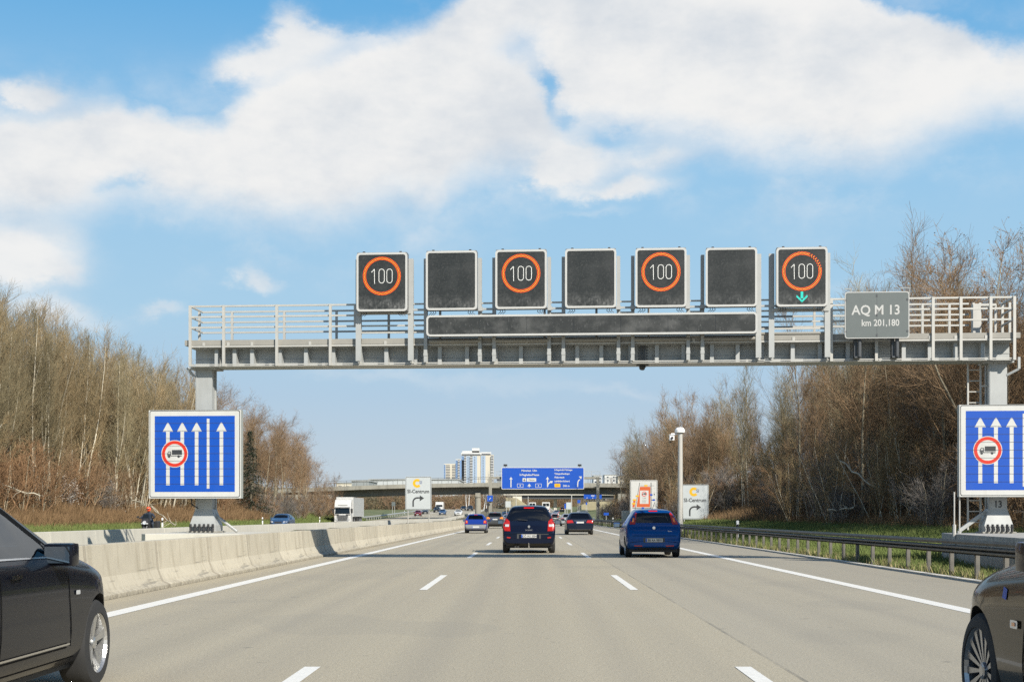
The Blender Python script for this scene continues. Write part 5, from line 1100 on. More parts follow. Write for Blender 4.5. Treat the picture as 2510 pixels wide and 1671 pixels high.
# --- brown saloon near right
L_ = 4.95; brw = dict(sal); 
sc_ = lambda tab, k: [(a * k, b_) for a, b_ in tab]
brw.update(L=L_, W=1.87, r=.348, fa=1.64, ra=-1.36, tw=.245, rimf=.76, gap=.03, paint=paint('bronze_brown_paint', (.018, .0135, .008), .3, .2), bot=bot(L_),
    top=[(a * 1.076, b_ + (.01 if b_ > 1.1 else .02)) for a, b_ in sal['top']], belt=[(a * 1.076, b_ + .01) for a, b_ in sal['belt']], plan=sc_(sal['plan'], 1.076),
    sw=[[(a * 1.05, b_ + .015) for a, b_ in w_] for w_ in sal['sw']], spokes=15, mir=(.50, 1.06), mirm=paint('mirror_cap_black', (.006, .008, .016)), rimm=mat('dark_alloy', (.34, .35, .37), .25, .9, var=.08),
    side=[('door_gap', [[(.80, 1.0), (.79, 1.0), (.785, .70), (.86, .36), (.875, .36), (.80, .70)], [(-.47, .98), (-.48, .98), (-.485, .40), (-.47, .40)]], m_gap, .0035), ('waist_trim', [[(.82, 1.008), (.82, .998), (-1.5, 1.012), (-1.5, 1.022)]], m_trim, .008), ('door_handle', [[(-.30, .87), (-.12, .875), (-.12, .90), (-.30, .898)]], paint('bronze_brown_paint', (0, 0, 0)), .02), ('side_repeater', [rrect(.885, 1.0, .655, .70, .012)], m_lens, .012), ('repeater_lamp', [rrect(.915, .965, .668, .688, .006)], m_amber, .016),
          ('blue_sticker', [[(1.10, .80), (1.165, .81), (1.155, .875), (1.09, .86)]], m_blue, .005)])
brown, bvn, ptn = make_car('saloon_car', 'bronze-brown saloon cut by the right frame edge, multi-spoke wheel', brw)
brown.location = (3.585, 6.66, 0)
# headlamp edge and lettering on the sticker
MPV, _, _ = make_car('people_carrier', 'dark blue people carrier seen from behind in the middle lane', mpv); MPV.location = (-.02, 48.9, 0)
mb = MB(); ych = -2.135; mb.tube((0, ych - .03, .20), (0, ych - .03, .36), .022, .022, 8); mb.tube((0, ych + .1, .24), (0, ych - .05, .22), .03, .03, 8); mb.build('tow_bar', m_chrome, MPV)
mb = MB(); mb.tube((-.45, ych + .1, .22), (-.45, ych - .02, .22), .035, .035, 10); mb.tube((-.36, ych + .1, .22), (-.36, ych - .02, .22), .035, .035, 10); mb.build('exhaust', m_trim, MPV)
mb = MB(); mb.flat([(0, .955), (-.045, .90), (0, .845), (.045, .90)], -2.115); tag(mb.build('lozenge_badge', m_chrome, MPV), 'chrome lozenge badge'); mb = MB(); text(mb, 'SCENIC', 0, .765, .04, -2.125, sx=1.3); mb.build('model_lettering', m_chrome, MPV)
mb = MB(); mb.bar((0, -1.60, 1.62), (0, -1.72, 1.78), .012, .012); mb.build('aerial', m_trim, MPV)
mb = MB(); mb.bar((-.05, -2.06, 1.12), (-.38, -2.045, 1.14), .02, .025); mb.build('wiper', m_trim, MPV)
mb = MB()
for s_ in (-1, 1): mb.bar((s_ * .60, .2, 1.62), (s_ * .60, -1.5, 1.61), .03, .03)
mb.build('roof_rails', m_chrome, MPV)
HAT, _, _ = make_car('hatchback_car', 'bright blue hatchback in the right lane before the orange zone sign', hat); HAT.location = (3.76, 44.1, 0)
mb = MB(); mb.lathe([(-2.01, .048), (-2.025, .045), (-2.026, .0001)], 'y', 20, (0, .055, .90)); mb.build('round_badge', m_chrome, HAT); mb = MB(); mb.bar((-.02, -1.55, 1.45), (.05, -1.75, 1.68), .01, .01); mb.build('aerial', m_trim, HAT)
mb = MB(); text(mb, 'Punto', .48, .785, .035, -1.985, sx=1); mb.build('model_lettering', m_chrome, HAT)
FIE, _, _ = make_car('hatchback_car', 'small blue hatchback with grey bumper in the left lane', fie, detail=0); FIE.location = (-3.88, 102.2, 0)
EST, _, _ = make_car('estate_car', 'dark estate car with chrome strip in the right lane ahead of the blue hatchback', est, detail=0); EST.location = (3.32, 94.2, 0)
SUV, _, _ = make_car('crossover_car', 'graphite crossover with amber tail lights in the left lane behind the small blue hatchback', suv, detail=0); SUV.location = (-3.43, 140, 0)
for o in (MPV, HAT): freeze(o)
PAINTS = dict(white=paint('white_paint', (.52, .52, .50), 0, .25), silver=paint('silver_paint', (.42, .43, .44), .5), red=paint('red_paint', (.28, .02, .015)), dark=paint('charcoal_paint', (.02, .022, .026)), blue=paint('steel_blue_paint', (.04, .08, .16)), grey=paint('grey_paint', (.16, .17, .18)), maroon=paint('maroon_paint', (.14, .015, .02)))
SAL = copy_tree(black)      # detailed saloon repainted for the steel-blue oncoming car
def recolor(o, m):
    for ch in [o] + list(o.children_recursive):
        if ch.type == 'MESH' and ch.name.split('.')[0] in ('body', 'door_mirror'):
            ch.material_slots[0].link = 'OBJECT'; ch.material_slots[0].material = m
def put(proto, x, Y, label, col, back=True, first=None, grp='cars in the distant traffic', dx=0):
    o = first or copy_tree(proto); X = P(x, 0, Y).x + dx; z = rise(X, Y); s_ = math.atan2(rise(X, Y + 2) - rise(X, Y - 2), 4)
    o.location = (X, Y, z + .005); o.rotation_euler = (s_, 0, 0) if not back else (s_, 0, 0)
    if not back: o.rotation_euler = (-s_, 0, math.pi)
    recolor(o, PAINTS[col]); tag(o, label, 'car', grp); return o
bpy.context.view_layer.update()
put(SAL, 692, 131, 'steel blue saloon approaching behind the far barrier, left of the white lorry', 'blue', False, SAL, 'oncoming cars')
O = 'oncoming cars'
for pr_, x, Y, lab, col in ((FIE, 1025, 316, 'dark red oncoming car seen under the left place-name sign', 'maroon'), (SAL, 1044, 350, 'black oncoming car right beside the dark red one', 'dark'), (SUV, 1071, 384, 'dark oncoming people carrier before the white box van', 'dark'),
        (FIE, 1085, 335, 'dark blue oncoming hatchback right of the place-name sign', 'blue'), (SAL, 1124, 322, 'white oncoming car, the nearest one in front of the bridge pier', 'white'), (SUV, 1110, 480, 'dark oncoming car above the blue one, farther off', 'grey'),
        (SAL, 1136.5, 430, 'dark oncoming car just right of the white one', 'dark'), (SUV, 1152.5, 420, 'dark oncoming off-roader left of the bridge pier', 'dark'), (FIE, 1151.5, 470, 'dark car right behind the off-roader at the pier', 'grey'), (SUV, 1185.5, 560, 'dark oncoming car right of the bridge pier', 'dark'),
        (SAL, 1211, 520, 'blue oncoming car right of the far gantry left post', 'blue'), (SUV, 1226, 560, 'white oncoming car in the far queue left of the grey sign back', 'white'), (FIE, 1219, 640, 'silver oncoming car at the end of the queue', 'silver')): put(pr_, x, Y, lab, col, False, grp=O)
for pr_, x, Y, lab, col in ((SAL, 1246, 186, 'silver car partly hidden left of the dark people carrier', 'silver'), (SUV, 1249, 225, 'red car partly hidden above the silver one', 'red'), (EST, 1391.5, 170, 'silver saloon half hidden left of the dark estate', 'silver'), (FIE, 1360, 300, 'black compact car in the middle lane far ahead between carrier and estate', 'dark'),
        (SAL, 1361, 352, 'silver car right ahead of the black compact', 'silver'), (FIE, 1364, 400, 'pale blue car farthest in the middle lane', 'blue'), (SUV, 1378, 470, 'black car far ahead near the pale lamp mast', 'dark'), (SAL, 1347, 330, 'silver car in the far queue just right of the people carrier roof', 'silver'),
        (FIE, 1342, 420, 'white car in the far queue, right of the people carrier', 'white'), (SAL, 1327, 470, 'white car in the far queue above the people carrier roof', 'white'), (SUV, 1313, 430, 'beige car in the far queue above the carrier aerial', 'silver'), (SAL, 1300, 470, 'dark car in the far queue above the carrier roof', 'dark'),
        (FIE, 1276, 430, 'red-brown car in the far queue above the carrier roof, left side', 'maroon'), (SUV, 1258, 470, 'dark car in the far queue near the grey sign back', 'grey'), (SAL, 1287, 520, 'silver car at the back of the far queue', 'silver'), (FIE, 1422, 520, 'dark red car on the far slip road', 'maroon'), (SAL, 1443, 540, 'dark car on the far slip road under the right blue board', 'dark')): put(pr_, x, Y, lab, col, True)
# white box bodies: van, far lorries, van with roof rack
def van(name, label, x, Y, w, h, l, m, back, extra=None):
    X = P(x, 0, Y).x; o = thing(name, label, 'van' if 'van' in name else 'lorry', (X, Y, rise(X, Y))); s_ = -1 if back else 1
    mb = MB(); mb.box(-w / 2, w / 2, -l * .5, l * .5 - 1.6, .45, h); mb.build('box_body', m, o, bevel=.06)
    mb = MB(); mb.prism([(l * .5 - 1.62, .4), (l * .5, .4), (l * .5 + .02, 1.1), (l * .5 - .5, 1.25), (l * .5 - 1.0, min(h, 2.2)), (l * .5 - 1.62, min(h, 2.25))], 'x', -w / 2 + .04, w / 2 - .04); mb.build('cab', m, o, bevel=.04)
    mb = MB(); mb.add([(-w / 2 + .15, l * .5 - .49, 1.30), (w / 2 - .15, l * .5 - .49, 1.30), (w / 2 - .25, l * .5 - .96, 2.1), (-w / 2 + .25, l * .5 - .96, 2.1)], [(0, 1, 2, 3)]); mb.build('windscreen', m_glass, o)
    mb = MB(); mb.box(-w / 2 + .25, -.05, -l * .5 - .02, -l * .5, h * .6, h * .88); mb.box(.05, w / 2 - .25, -l * .5 - .02, -l * .5, h * .6, h * .88); mb.build('rear_windows', m_glass, o)
    for sx in (-1, 1):
        mb = MB(); mb.box(sx * (w / 2 - .08) - .07, sx * (w / 2 - .08) + .07, -l * .5 - .03, -l * .5, .8, 1.3); mb.build('tail_light', m_tail, o)
        for yy in (-l * .3, l * .32): mb = MB(); mb.tube((sx * (w / 2 - .22), yy, .36), (sx * (w / 2), yy, .36), .36, .36, 16); mb.build('wheel', m_tyre, o)
    if extra:
        mb = MB()
        for k in range(4): mb.bar((-w / 2 + .1, -l / 2 + .2 + k * .8, h + .16), (w / 2 - .1, -l / 2 + .2 + k * .8, h + .16), .07, .05)
        for sx in (-1, 0, 1): mb.bar((sx * (w / 2 - .12), -l / 2 + .1, h + .16), (sx * (w / 2 - .12), l / 2 - 2, h + .16), .05, .05)
        for k in range(4):
            for sx in (-1, 1): mb.bar((sx * (w / 2 - .12), -l / 2 + .2 + k * .8, h - .05), (sx * (w / 2 - .12), -l / 2 + .2 + k * .8, h + .18), .04, .04)
        mb.build('roof_rack', m_galv2, o)
    if not back: o.rotation_euler = (0, 0, math.pi)
    return o
van('box_van', 'white box van behind the dark oncoming people carrier', 1078, 415, 2.3, 2.75, 6.5, PAINTS['white'], False)
van('delivery_van', 'dark blue van ahead of the red car, left of the dark people carrier', 1244, 262, 1.95, 1.95, 4.9, PAINTS['blue'], True)
van('delivery_van', 'silver van with slatted roof rack ahead of the dark estate', 1427, 246, 1.9, 2.1, 5, PAINTS['silver'], True, 1)
van('box_lorry', 'white box lorry in the far queue above the people carrier roof', 1305, 500, 2.5, 3.0, 7, PAINTS['white'], True)
van('box_lorry', 'white lorry in the far queue beside the carrier roof, right', 1338, 460, 2.5, 3.3, 8, PAINTS['white'], True)
# lorry with grey curtain trailer
m_curt = mat('grey_curtain', (.36, .37, .36), .6, var=.05, scale=.6, stretch=(1, 1, .2)); TX = P(839.5, 0, 207).x
o = thing('articulated_lorry', 'white articulated lorry with grey curtain-sided trailer approaching on the far carriageway', 'lorry', (TX, 207, 0), math.pi)
# local frame: front faces -y world => +y local
mb = MB(); mb.prism([(0, .35), (.02, 1.3), (-.04, 1.5), (-.22, 2.45), (-.45, 3.1), (-1.1, 3.62), (-2.2, 3.7), (-2.2, .35)], 'x', -1.22, 1.22); mb.build('cab', PAINTS['white'], o, bevel=.05)
mb = MB(); mb.add([(-1.1, .015, 1.55), (1.1, .015, 1.55), (1.04, -.16, 2.38), (-1.04, -.16, 2.38)], [(0, 1, 2, 3)]); mb.build('windscreen', m_glass, o)
mb = MB()
for s_ in (-1, 1): mb.add([(s_ * 1.235, -.25, 1.6), (s_ * 1.235, -1.1, 1.6), (s_ * 1.235, -1.1, 2.35), (s_ * 1.235, -.35, 2.35)], [(0, 1, 2, 3)])
mb.build('side_windows', m_glass, o)
mb = MB(); mb.box(-1.14, 1.14, -.05, .10, 2.40, 2.52); mb.build('sun_visor', m_dark, o)
mb = MB()
for k in range(5): mb.box(-.80 + .04 * k, .80 - .04 * k, .02, .06, 1.22 - .17 * k, 1.32 - .17 * k)
mb.build('grille', m_trim, o); mb = MB(); mb.box(-.88, .88, .0, .03, .42, 1.36); mb.build('grille_surround', PAINTS['silver'], o)
mb = MB(); mb.box(-1.2, -.55, .0, .07, 1.36, 1.46); mb.box(.55, 1.2, 0, .07, 1.36, 1.46); mb.build('scuttle_vents', m_trim, o)
for s_ in (-1, 1):
    mb = MB(); mb.box(min(s_ * .84, s_ * 1.16), max(s_ * .84, s_ * 1.16), .0, .05, .62, .86); mb.build('headlight', m_lens, o)
    mb = MB(); mb.box(min(s_ * 1.30, s_ * 1.52), max(s_ * 1.30, s_ * 1.52), -.12, .06, 1.62, 2.3); mo = mb.build('door_mirror', m_trim, o, bevel=.04); mb = MB(); mb.bar((s_ * 1.2, -.1, 2.25), (s_ * 1.4, -.05, 2.25), .05, .05); mb.build('mirror_arm', m_trim, mo)
mb = MB(); text(mb, 'Scania Trans', 0, 2.72, .15, 0, sx=1.3); 
mb = MB(); mb.box(-.7, .7, -.33, -.28, 2.80, 2.84); mb.box(-.45, .45, -.36, -.31, 2.68, 2.73); mb.build('front_lettering', m_gapl, o)
mb = MB(); mb.box(-1.27, 1.27, -16.0, -2.7, 1.15, 4.0); mb.build('curtain_trailer', m_curt, o, bevel=.03)
mb = MB(); mb.box(-1.275, 1.275, -2.74, -2.66, 1.1, 4.05); mb.box(-1.275, 1.275, -16.03, -15.95, 1.1, 4.05); mb.box(-1.285, -1.22, -16, -2.7, 3.92, 4.04); mb.box(1.22, 1.285, -16, -2.7, 3.92, 4.04); mb.box(-1.285, 1.285, -16, -2.7, 1.12, 1.22); mb.build('trailer_frame', PAINTS['white'], o)
mb = MB(); mb.box(-1.28, 1.28, -15, -3, 1.85, 1.88); mb.build('curtain_rail', m_galv2, o)
mb = MB(); mb.box(-1.0, 1.0, -15.5, -.8, .75, 1.12); mb.box(-1.2, -.7, -9.5, -7.8, .35, .9); mb.box(.7, 1.2, -9.5, -7.8, .35, .9); mb.build('chassis', m_trim, o)
for s_ in (-1, 1):
    for yy in (-1.35, -4.4, -11.2, -12.5, -13.8): mb = MB(); mb.tube((s_ * .85, yy, .5), (s_ * 1.2, yy, .5), .5, .5, 20); w_ = mb.build('wheel', m_tyre, o); mb = MB(); mb.tube((s_ * 1.2, yy, .5), (s_ * 1.21, yy, .5), .28, .2, 14); mb.build('rim', PAINTS['silver'], w_)
# motorcycle and rider
MX = P(363, 0, 81).x
o = thing('motorcycle', 'black and white touring motorcycle approaching behind the far barrier', 'motorcycle', (MX, 81, 0), math.pi)
for yy, nm in ((.75, 'wheel'), (-.75, 'wheel')):
    mb = MB(); mb.lathe([(-.06, .24), (-.075, .28), (-.03, .32), (.03, .32), (.075, .28), (.06, .24)], 'x', 28, (0, yy, .32)); w_ = mb.build('wheel', m_tyre, o, smooth=True); mb = MB(); mb.lathe([(-.03, .24), (-.03, .22)], 'x', 24, (0, yy, .32)); [mb.bar((0, yy, .32), (0, yy + .23 * math.cos(k * 1.2566), .32 + .23 * math.sin(k * 1.2566)), .02, .02) for k in range(5)]; mb.build('rim', m_rim, w_)
mb = MB(); mb.prism([(.62, .72), (.80, .90), (.62, 1.12), (.30, 1.05), (-.1, .98), (-.1, .55), (.35, .42)], 'x', -.20, .20); mb.build('fairing', m_black, o, bevel=.07, smooth=True)
mb = MB(); mb.add([(-.20, .60, 1.08), (.20, .60, 1.08), (.15, .42, 1.36), (-.15, .42, 1.36)], [(0, 1, 2, 3)]); mb.build('windshield', m_glass, o)
mb = MB(); mb.lathe([(0, .001), (.01, .10), (-.06, .12)], 'y', 16, (0, .80, .86)); mb.box(-.19, .19, .70, .74, .78, .96); mb.build('headlight', m_lens, o)
mb = MB(); mb.bar((-.42, .38, 1.10), (.42, .38, 1.10), .035, .035); mb.box(-.55, -.40, .40, .44, 1.14, 1.24); mb.box(.40, .55, .40, .44, 1.14, 1.24); mb.build('handlebar', m_trim, o)
mb = MB(); mb.box(-.16, .16, -.85, -.05, .78, .90); mb.build('saddle', m_trim, o, bevel=.04)
for s_ in (-1, 1): mb = MB(); mb.box(min(s_ * .22, s_ * .48), max(s_ * .22, s_ * .48), -.95, -.45, .55, .95); mb.build('pannier', m_black, o, bevel=.05)
mb = MB(); mb.tube((-.09, .74, .34), (-.10, .50, .95), .03, .03, 8); mb.tube((.09, .74, .34), (.10, .50, .95), .03, .03, 8); mb.box(-.18, .18, -.3, .35, .25, .62); mb.build('engine_and_fork', m_dark, o)
def skin_body(name, joints, edges, mt, parent):
    me = bpy.data.meshes.new(name); me.from_pydata([j[0] for j in joints], edges, []); ob = bpy.data.objects.new(name, me); COL.objects.link(ob)
    ob.modifiers.new('s', 'SKIN'); 
    for i, j in enumerate(joints): v = me.skin_vertices[0].data[i]; v.radius = (j[1], j[2] if len(j) > 2 else j[1]); v.use_root = (i == 0)
    sb = ob.modifiers.new('u', 'SUBSURF'); sb.levels = 2; sb.render_levels = 2
    dg = bpy.context.evaluated_depsgraph_get(); m2 = bpy.data.meshes.new_from_object(ob.evaluated_get(dg)); ob.modifiers.clear(); ob.data = m2; m2.materials.clear(); m2.materials.append(mt)
    m2.polygons.foreach_set('use_smooth', [True] * len(m2.polygons)); ob.parent = parent; return ob
m_suit = mat('motorcycle_suit', (.022, .032, .052), .7, var=.25, scale=5); m_hel = mat('helmet_orange_red', (.75, .09, .02), .2, var=.1, coat=1)
J = [((0, -.35, .95), .15, .13), ((0, -.30, 1.12), .15, .13), ((0, -.22, 1.30), .19, .13), ((0, -.17, 1.42), .12, .10), ((0, -.14, 1.50), .065), ((0, -.12, 1.60), .09),
     ((-.20, -.18, 1.38), .075), ((-.36, -.02, 1.18), .058), ((-.38, .30, 1.12), .042), ((.20, -.18, 1.38), .075), ((.36, -.02, 1.18), .058), ((.38, .30, 1.12), .042),
     ((-.14, -.28, .93), .11), ((-.30, .16, .82), .085), ((-.27, -.12, .42), .06), ((-.27, .04, .36), .05), ((.14, -.28, .93), .11), ((.30, .16, .82), .085), ((.27, -.12, .42), .06), ((.27, .04, .36), .05)]
E = [(0, 1), (1, 2), (2, 3), (3, 4), (4, 5), (2, 6), (6, 7), (7, 8), (2, 9), (9, 10), (10, 11), (0, 12), (12, 13), (13, 14), (14, 15), (0, 16), (16, 17), (17, 18), (18, 19)]
pr_ = thing('person', 'rider in dark suit and orange-red helmet astride the motorcycle', 'person', (MX, 81, 0), math.pi)
skin_body('body', J, E, m_suit, pr_)
mb = MB(); bm_ = bmesh.new(); bmesh.ops.create_uvsphere(bm_, u_segments=20, v_segments=14, radius=.145, matrix=Matrix.Translation((0, -.10, 1.64)) @ Matrix.Diagonal((.92, 1.05, 1.05, 1))); mb.add([v.co for v in bm_.verts], [tuple(v.index for v in f.verts) for f in bm_.faces]); hm = mb.build('helmet', m_hel, pr_, smooth=True)
mb = MB(); bm_.clear(); bmesh.ops.create_uvsphere(bm_, u_segments=20, v_segments=14, radius=.146, matrix=Matrix.Translation((0, -.085, 1.635)) @ Matrix.Diagonal((.85, 1.03, .50, 1))); mb.add([v.co for v in bm_.verts], [tuple(v.index for v in f.verts) for f in bm_.faces]); mb.build('visor', m_glass, hm, smooth=True)
m_glove = mat('black_glove', (.02, .02, .02), .7, var=.1)
for s_ in (-1, 1):
    mb = MB(); c = Vector((s_ * .385, .345, 1.11)); mb.box(c.x - .045, c.x + .045, c.y - .05, c.y + .03, c.z - .02, c.z + .03)
    for k in range(4): x = c.x - .033 + k * .022; ln = (.035, .042, .045, .036)[k]; mb.tube((x, c.y + .025, c.z + .02), (x, c.y + .03 + ln * .6, c.z + .005), .0105, .0095, 6); mb.tube((x, c.y + .03 + ln * .6, c.z + .005), (x, c.y + .03 + ln * .3, c.z - .035), .0095, .008, 6)
    mb.tube((c.x - s_ * .045, c.y - .01, c.z + .01), (c.x - s_ * .055, c.y + .03, c.z - .02), .012, .009, 6); mb.build('glove', m_glove, pr_)
# ------------------------------------------------------------------ trees
def seg_mesh(segs, sides=3):
    A = np.array([s[0] for s in segs], float); B_ = np.array([s[1] for s in segs], float); r0 = np.array([s[2] for s in segs]); r1 = np.array([s[3] for s in segs])
    d = B_ - A; d /= np.maximum(np.linalg.norm(d, axis=1, keepdims=True), 1e-6)
    up = np.where(np.abs(d[:, 2:3]) > .9, np.array([[1., 0, 0]]), np.array([[0, 0, 1.]])); a = np.cross(d, up); a /= np.linalg.norm(a, axis=1, keepdims=True); b_ = np.cross(d, a)
    n = len(segs); V = np.zeros((n, 2 * sides, 3))
    for k in range(sides):
        t = 2 * math.pi * k / sides; off = a * math.cos(t) + b_ * math.sin(t)
        V[:, k] = A + off * r0[:, None]; V[:, sides + k] = B_ + off * r1[:, None]
    base = (np.arange(n) * 2 * sides)[:, None]; Fq = np.concatenate([base + np.array([[k, (k + 1) % sides, sides + (k + 1) % sides, sides + k]]) for k in range(sides)])
    return V.reshape(-1, 3), Fq
def grow(rnd, p, d, L_, r, n, wig, upb, out, r_end=None):
    pts = [Vector(p)]; d = Vector(d).normalized(); re_ = r * .35 if r_end is None else r_end
    for i in range(n):
        d = (d + Vector((rnd.gauss(0, wig), rnd.gauss(0, wig), rnd.gauss(0, wig) + upb))).normalized()
        q = pts[-1] + d * (L_ / n); out.append((tuple(pts[-1]), tuple(q), r + (re_ - r) * i / n, r + (re_ - r) * (i + 1) / n)); pts.append(q)
    return pts
def side_dir(rnd, d, ang):
    d = d.normalized(); a = d.orthogonal().normalized(); b_ = d.cross(a); t = rnd.uniform(0, 6.283)
    return d * math.cos(ang) + (a * math.cos(t) + b_ * math.sin(t)) * math.sin(ang)
def make_tree(seed, h, stems=1, start=.35, nb=22, bl=.26, ang=.55, tw=9, st=5, upb=.12, wig=.10, leafy=0, rt=.11, tr=.0065, lean=.05):
    rnd = random.Random(seed); T, C, LV = [], [], []
    for s in range(stems):
        hh = h * (1 if s == 0 else rnd.uniform(.6, .95)); d0 = Vector((rnd.gauss(0, lean + .07 * (stems > 1)), rnd.gauss(0, lean + .07 * (stems > 1)), 1))
        base = Vector((rnd.uniform(-.5, .5), rnd.uniform(-.5, .5), -.4)) if stems > 1 else Vector((0, 0, -.4))
        tp = grow(rnd, base, d0, hh, rt * (1 if s == 0 else .7), 14, .035, .03, T, .012)
        for i in range(nb // stems if stems > 1 else nb):
            f = start + (1 - start) * (i + rnd.random()) / (nb // stems if stems > 1 else nb); f = min(f, .985); k = int(f * 14); t = f * 14 - k; p = tp[k].lerp(tp[k + 1], t); dd = (tp[k + 1] - tp[k])
            Lb = h * bl * (1.15 - f * .75) * rnd.uniform(.6, 1.2)
            bp_ = grow(rnd, p, side_dir(rnd, dd, ang * rnd.uniform(.7, 1.3)), Lb, .012 + .030 * (1 - f), 5, wig, upb, C, .006)
            for j in range(int(tw * rnd.uniform(.7, 1.3))):
                g_ = rnd.uniform(.15, 1); k2 = min(4, int(g_ * 5)); p2 = bp_[k2].lerp(bp_[k2 + 1], g_ * 5 - k2 if g_ < 1 else 1)
                tpnt = grow(rnd, p2, side_dir(rnd, bp_[k2 + 1] - bp_[k2], rnd.uniform(.35, .9)), Lb * rnd.uniform(.35, .75), .010, 3, wig, upb, C, tr)
                for l in range(st):
                    k3 = rnd.randint(0, 2); p3 = tpnt[k3].lerp(tpnt[k3 + 1], rnd.random())
                    e = grow(rnd, p3, side_dir(rnd, tpnt[k3 + 1] - tpnt[k3], rnd.uniform(.3, .9)), Lb * rnd.uniform(.18, .40) + .12, tr, 2, wig * 1.4, upb * .8, C, tr * .7)
                    if leafy and rnd.random() < leafy:
                        for _ in range(3):
                            c = e[-1] + Vector((rnd.gauss(0, .07), rnd.gauss(0, .07), rnd.gauss(-.05, .07))); a = Vector((rnd.gauss(0, 1), rnd.gauss(0, 1), rnd.gauss(0, 1))).normalized() * .045; b_ = a.orthogonal().normalized() * .03
                            LV.append((c - a, c + b_, c + a, c - b_))
    return T, C, LV
def mat_bark(name, col, var=.35): 
    m = mat(name, col, .9, var=var, scale=1.6, objvar=.28, spec=.2)
    N, L, b = nodes_of(m); mix_in(m, mth('MULTIPLY', add_noise(N, L, .35, .42, .62), .6, N, L), tuple(c * .55 for c in col)); return m
m_bark_p = mat_bark('pale_bark', (0.468, 0.427, 0.332)); m_twig_p = mat_bark('tan_twigs', (0.325, 0.244, 0.135)); m_twig_o = mat_bark('olive_twigs', (0.279, 0.234, 0.140))
m_bark_d = mat_bark('grey_bark', (0.270, 0.235, 0.165)); m_twig_b = mat_bark('brown_twigs', (.275, .185, .108)); m_twig_r = mat_bark('rust_twigs', (.29, .175, .095)); m_twig_g = mat_bark('grey_twigs', (0.206, 0.185, 0.165))
m_leaf = mat('withered_seed_clusters', (.22, .13, .055), .9, var=.4, scale=3, spec=.2); m_bloss = mat('white_blossom', (.62, .58, .52), .9, var=.2, scale=3); m_needle = mat('dark_needles', (.035, .055, .028), .9, var=.4, scale=3)
def proto_tree(name, T, C, LV, mb_, mt_, ml_=None):
    o = bpy.data.objects.new(name, None); COL.objects.link(o); o.empty_display_size = .3
    if T: V, Fq = seg_mesh(T, 5); np_mesh('trunk', V, Fq, mb_, o)
    if C: V, Fq = seg_mesh(C, 3); np_mesh('crown', V, Fq, mt_, o)
    if LV:
        n = len(LV); np_mesh('seed_clusters' if ml_ is m_leaf else 'blossom' if ml_ is m_bloss else 'needles', np.array([[tuple(p) for p in q] for q in LV]).reshape(-1, 3), np.arange(4 * n).reshape(n, 4), ml_, o)
    return o
TR = {}
for i in range(4):      # tall pale straight poles with fine upswept twigs (left wood)
    TR['L%d' % i] = proto_tree('bare_tree', *make_tree(10 + i, 13.4, 3, .26, 48, .30, .42, 7, 5, .13, .05, lean=.03, rt=.085, tr=.006), m_bark_p, m_twig_p if i % 2 else m_twig_o)
for i in range(4):      # bushier grey brown trees (right wood)
    TR['R%d' % i] = proto_tree('bare_tree', *make_tree(30 + i, 12.8, 3 if i % 2 else 2, .30, 46, .32, .50, 8, 5, .10, .07, tr=.0055, rt=.10, lean=.11), m_bark_d, (m_twig_b, m_twig_g, m_twig_o, m_twig_b)[i])
TR['S0'] = proto_tree('bare_tree', *make_tree(51, 15.5, 1, .30, 26, .34, .75, 11, 6, .06, .16, rt=.16, lean=.04), m_bark_d, m_twig_b)
TR['K0'] = proto_tree('seeded_tree', *make_tree(52, 12.5, 2, .25, 26, .30, .70, 10, 5, .05, .15, leafy=.30, rt=.12), m_bark_d, m_twig_b, m_leaf)
for i in range(3):
    TR['B%d' % i] = proto_tree('bare_shrub', *make_tree(60 + i, 3.6, 6, .08, 30, .42, .6, 8, 5, .05, .17, rt=.03, tr=.0055, lean=.22), m_bark_d, (m_twig_r, m_twig_b, m_twig_g)[i])
TR['B3'] = proto_tree('bare_shrub', *make_tree(66, 4.6, 7, .10, 30, .36, .5, 8, 5, .12, .12, rt=.025, tr=.0055, lean=.16), m_bark_p, m_twig_p)
TR['W0'] = proto_tree('blossom_shrub', *make_tree(71, 4.4, 5, .12, 26, .36, .6, 9, 5, .05, .15, leafy=.55, rt=.04), m_bark_d, m_twig_g, m_bloss)
# conifer
rc = random.Random(5); T, C, LV = [], [], []; grow(rc, (0, 0, -.3), (0, 0, 1), 10.5, .12, 10, .01, .01, T, .01)
for i in range(260):
    f = rc.uniform(.12, 1); r_ = 2.9 * (1.03 - f) * rc.uniform(.6, 1.1); t = rc.uniform(0, 6.283); p = Vector((0, 0, f * 10.2)); e = p + Vector((math.cos(t) * r_, math.sin(t) * r_, -.25 * r_)); C.append((tuple(p), tuple(e), .012, .006))
    for k in range(int(18 * r_) + 6):
        c = p.lerp(e, rc.uniform(.15, 1)) + Vector((rc.gauss(0, .14), rc.gauss(0, .14), rc.gauss(-.1, .1))); a = Vector((rc.gauss(0, 1), rc.gauss(0, 1), rc.gauss(-.6, .6))).normalized() * .14; b_ = a.orthogonal().normalized() * .03; LV.append((c - a, c + b_, c + a, c - b_))
TR['C0'] = proto_tree('conifer_tree', T, C, LV, m_bark_d, m_twig_g, m_needle)
for t in TR.values(): freeze(t)
used = set()
def plant(k, x, y, s=1, label='', cat='tree', group=None, rz=None, tilt=0, rnd=random.Random(8)):
    o = TR[k] if k not in used else copy_tree(TR[k]); used.add(k)
    o.location = (x, y, H(x, y) - .1); o.rotation_euler = (rnd.gauss(0, .03) + tilt, rnd.gauss(0, .03), rnd.uniform(0, 6.28) if rz is None else rz); w = s * rnd.uniform(.92, 1.12)
    o.scale = (w, w, s * rnd.uniform(.93, 1.07)); tag(o, label, cat, group); return o
rt = random.Random(77)
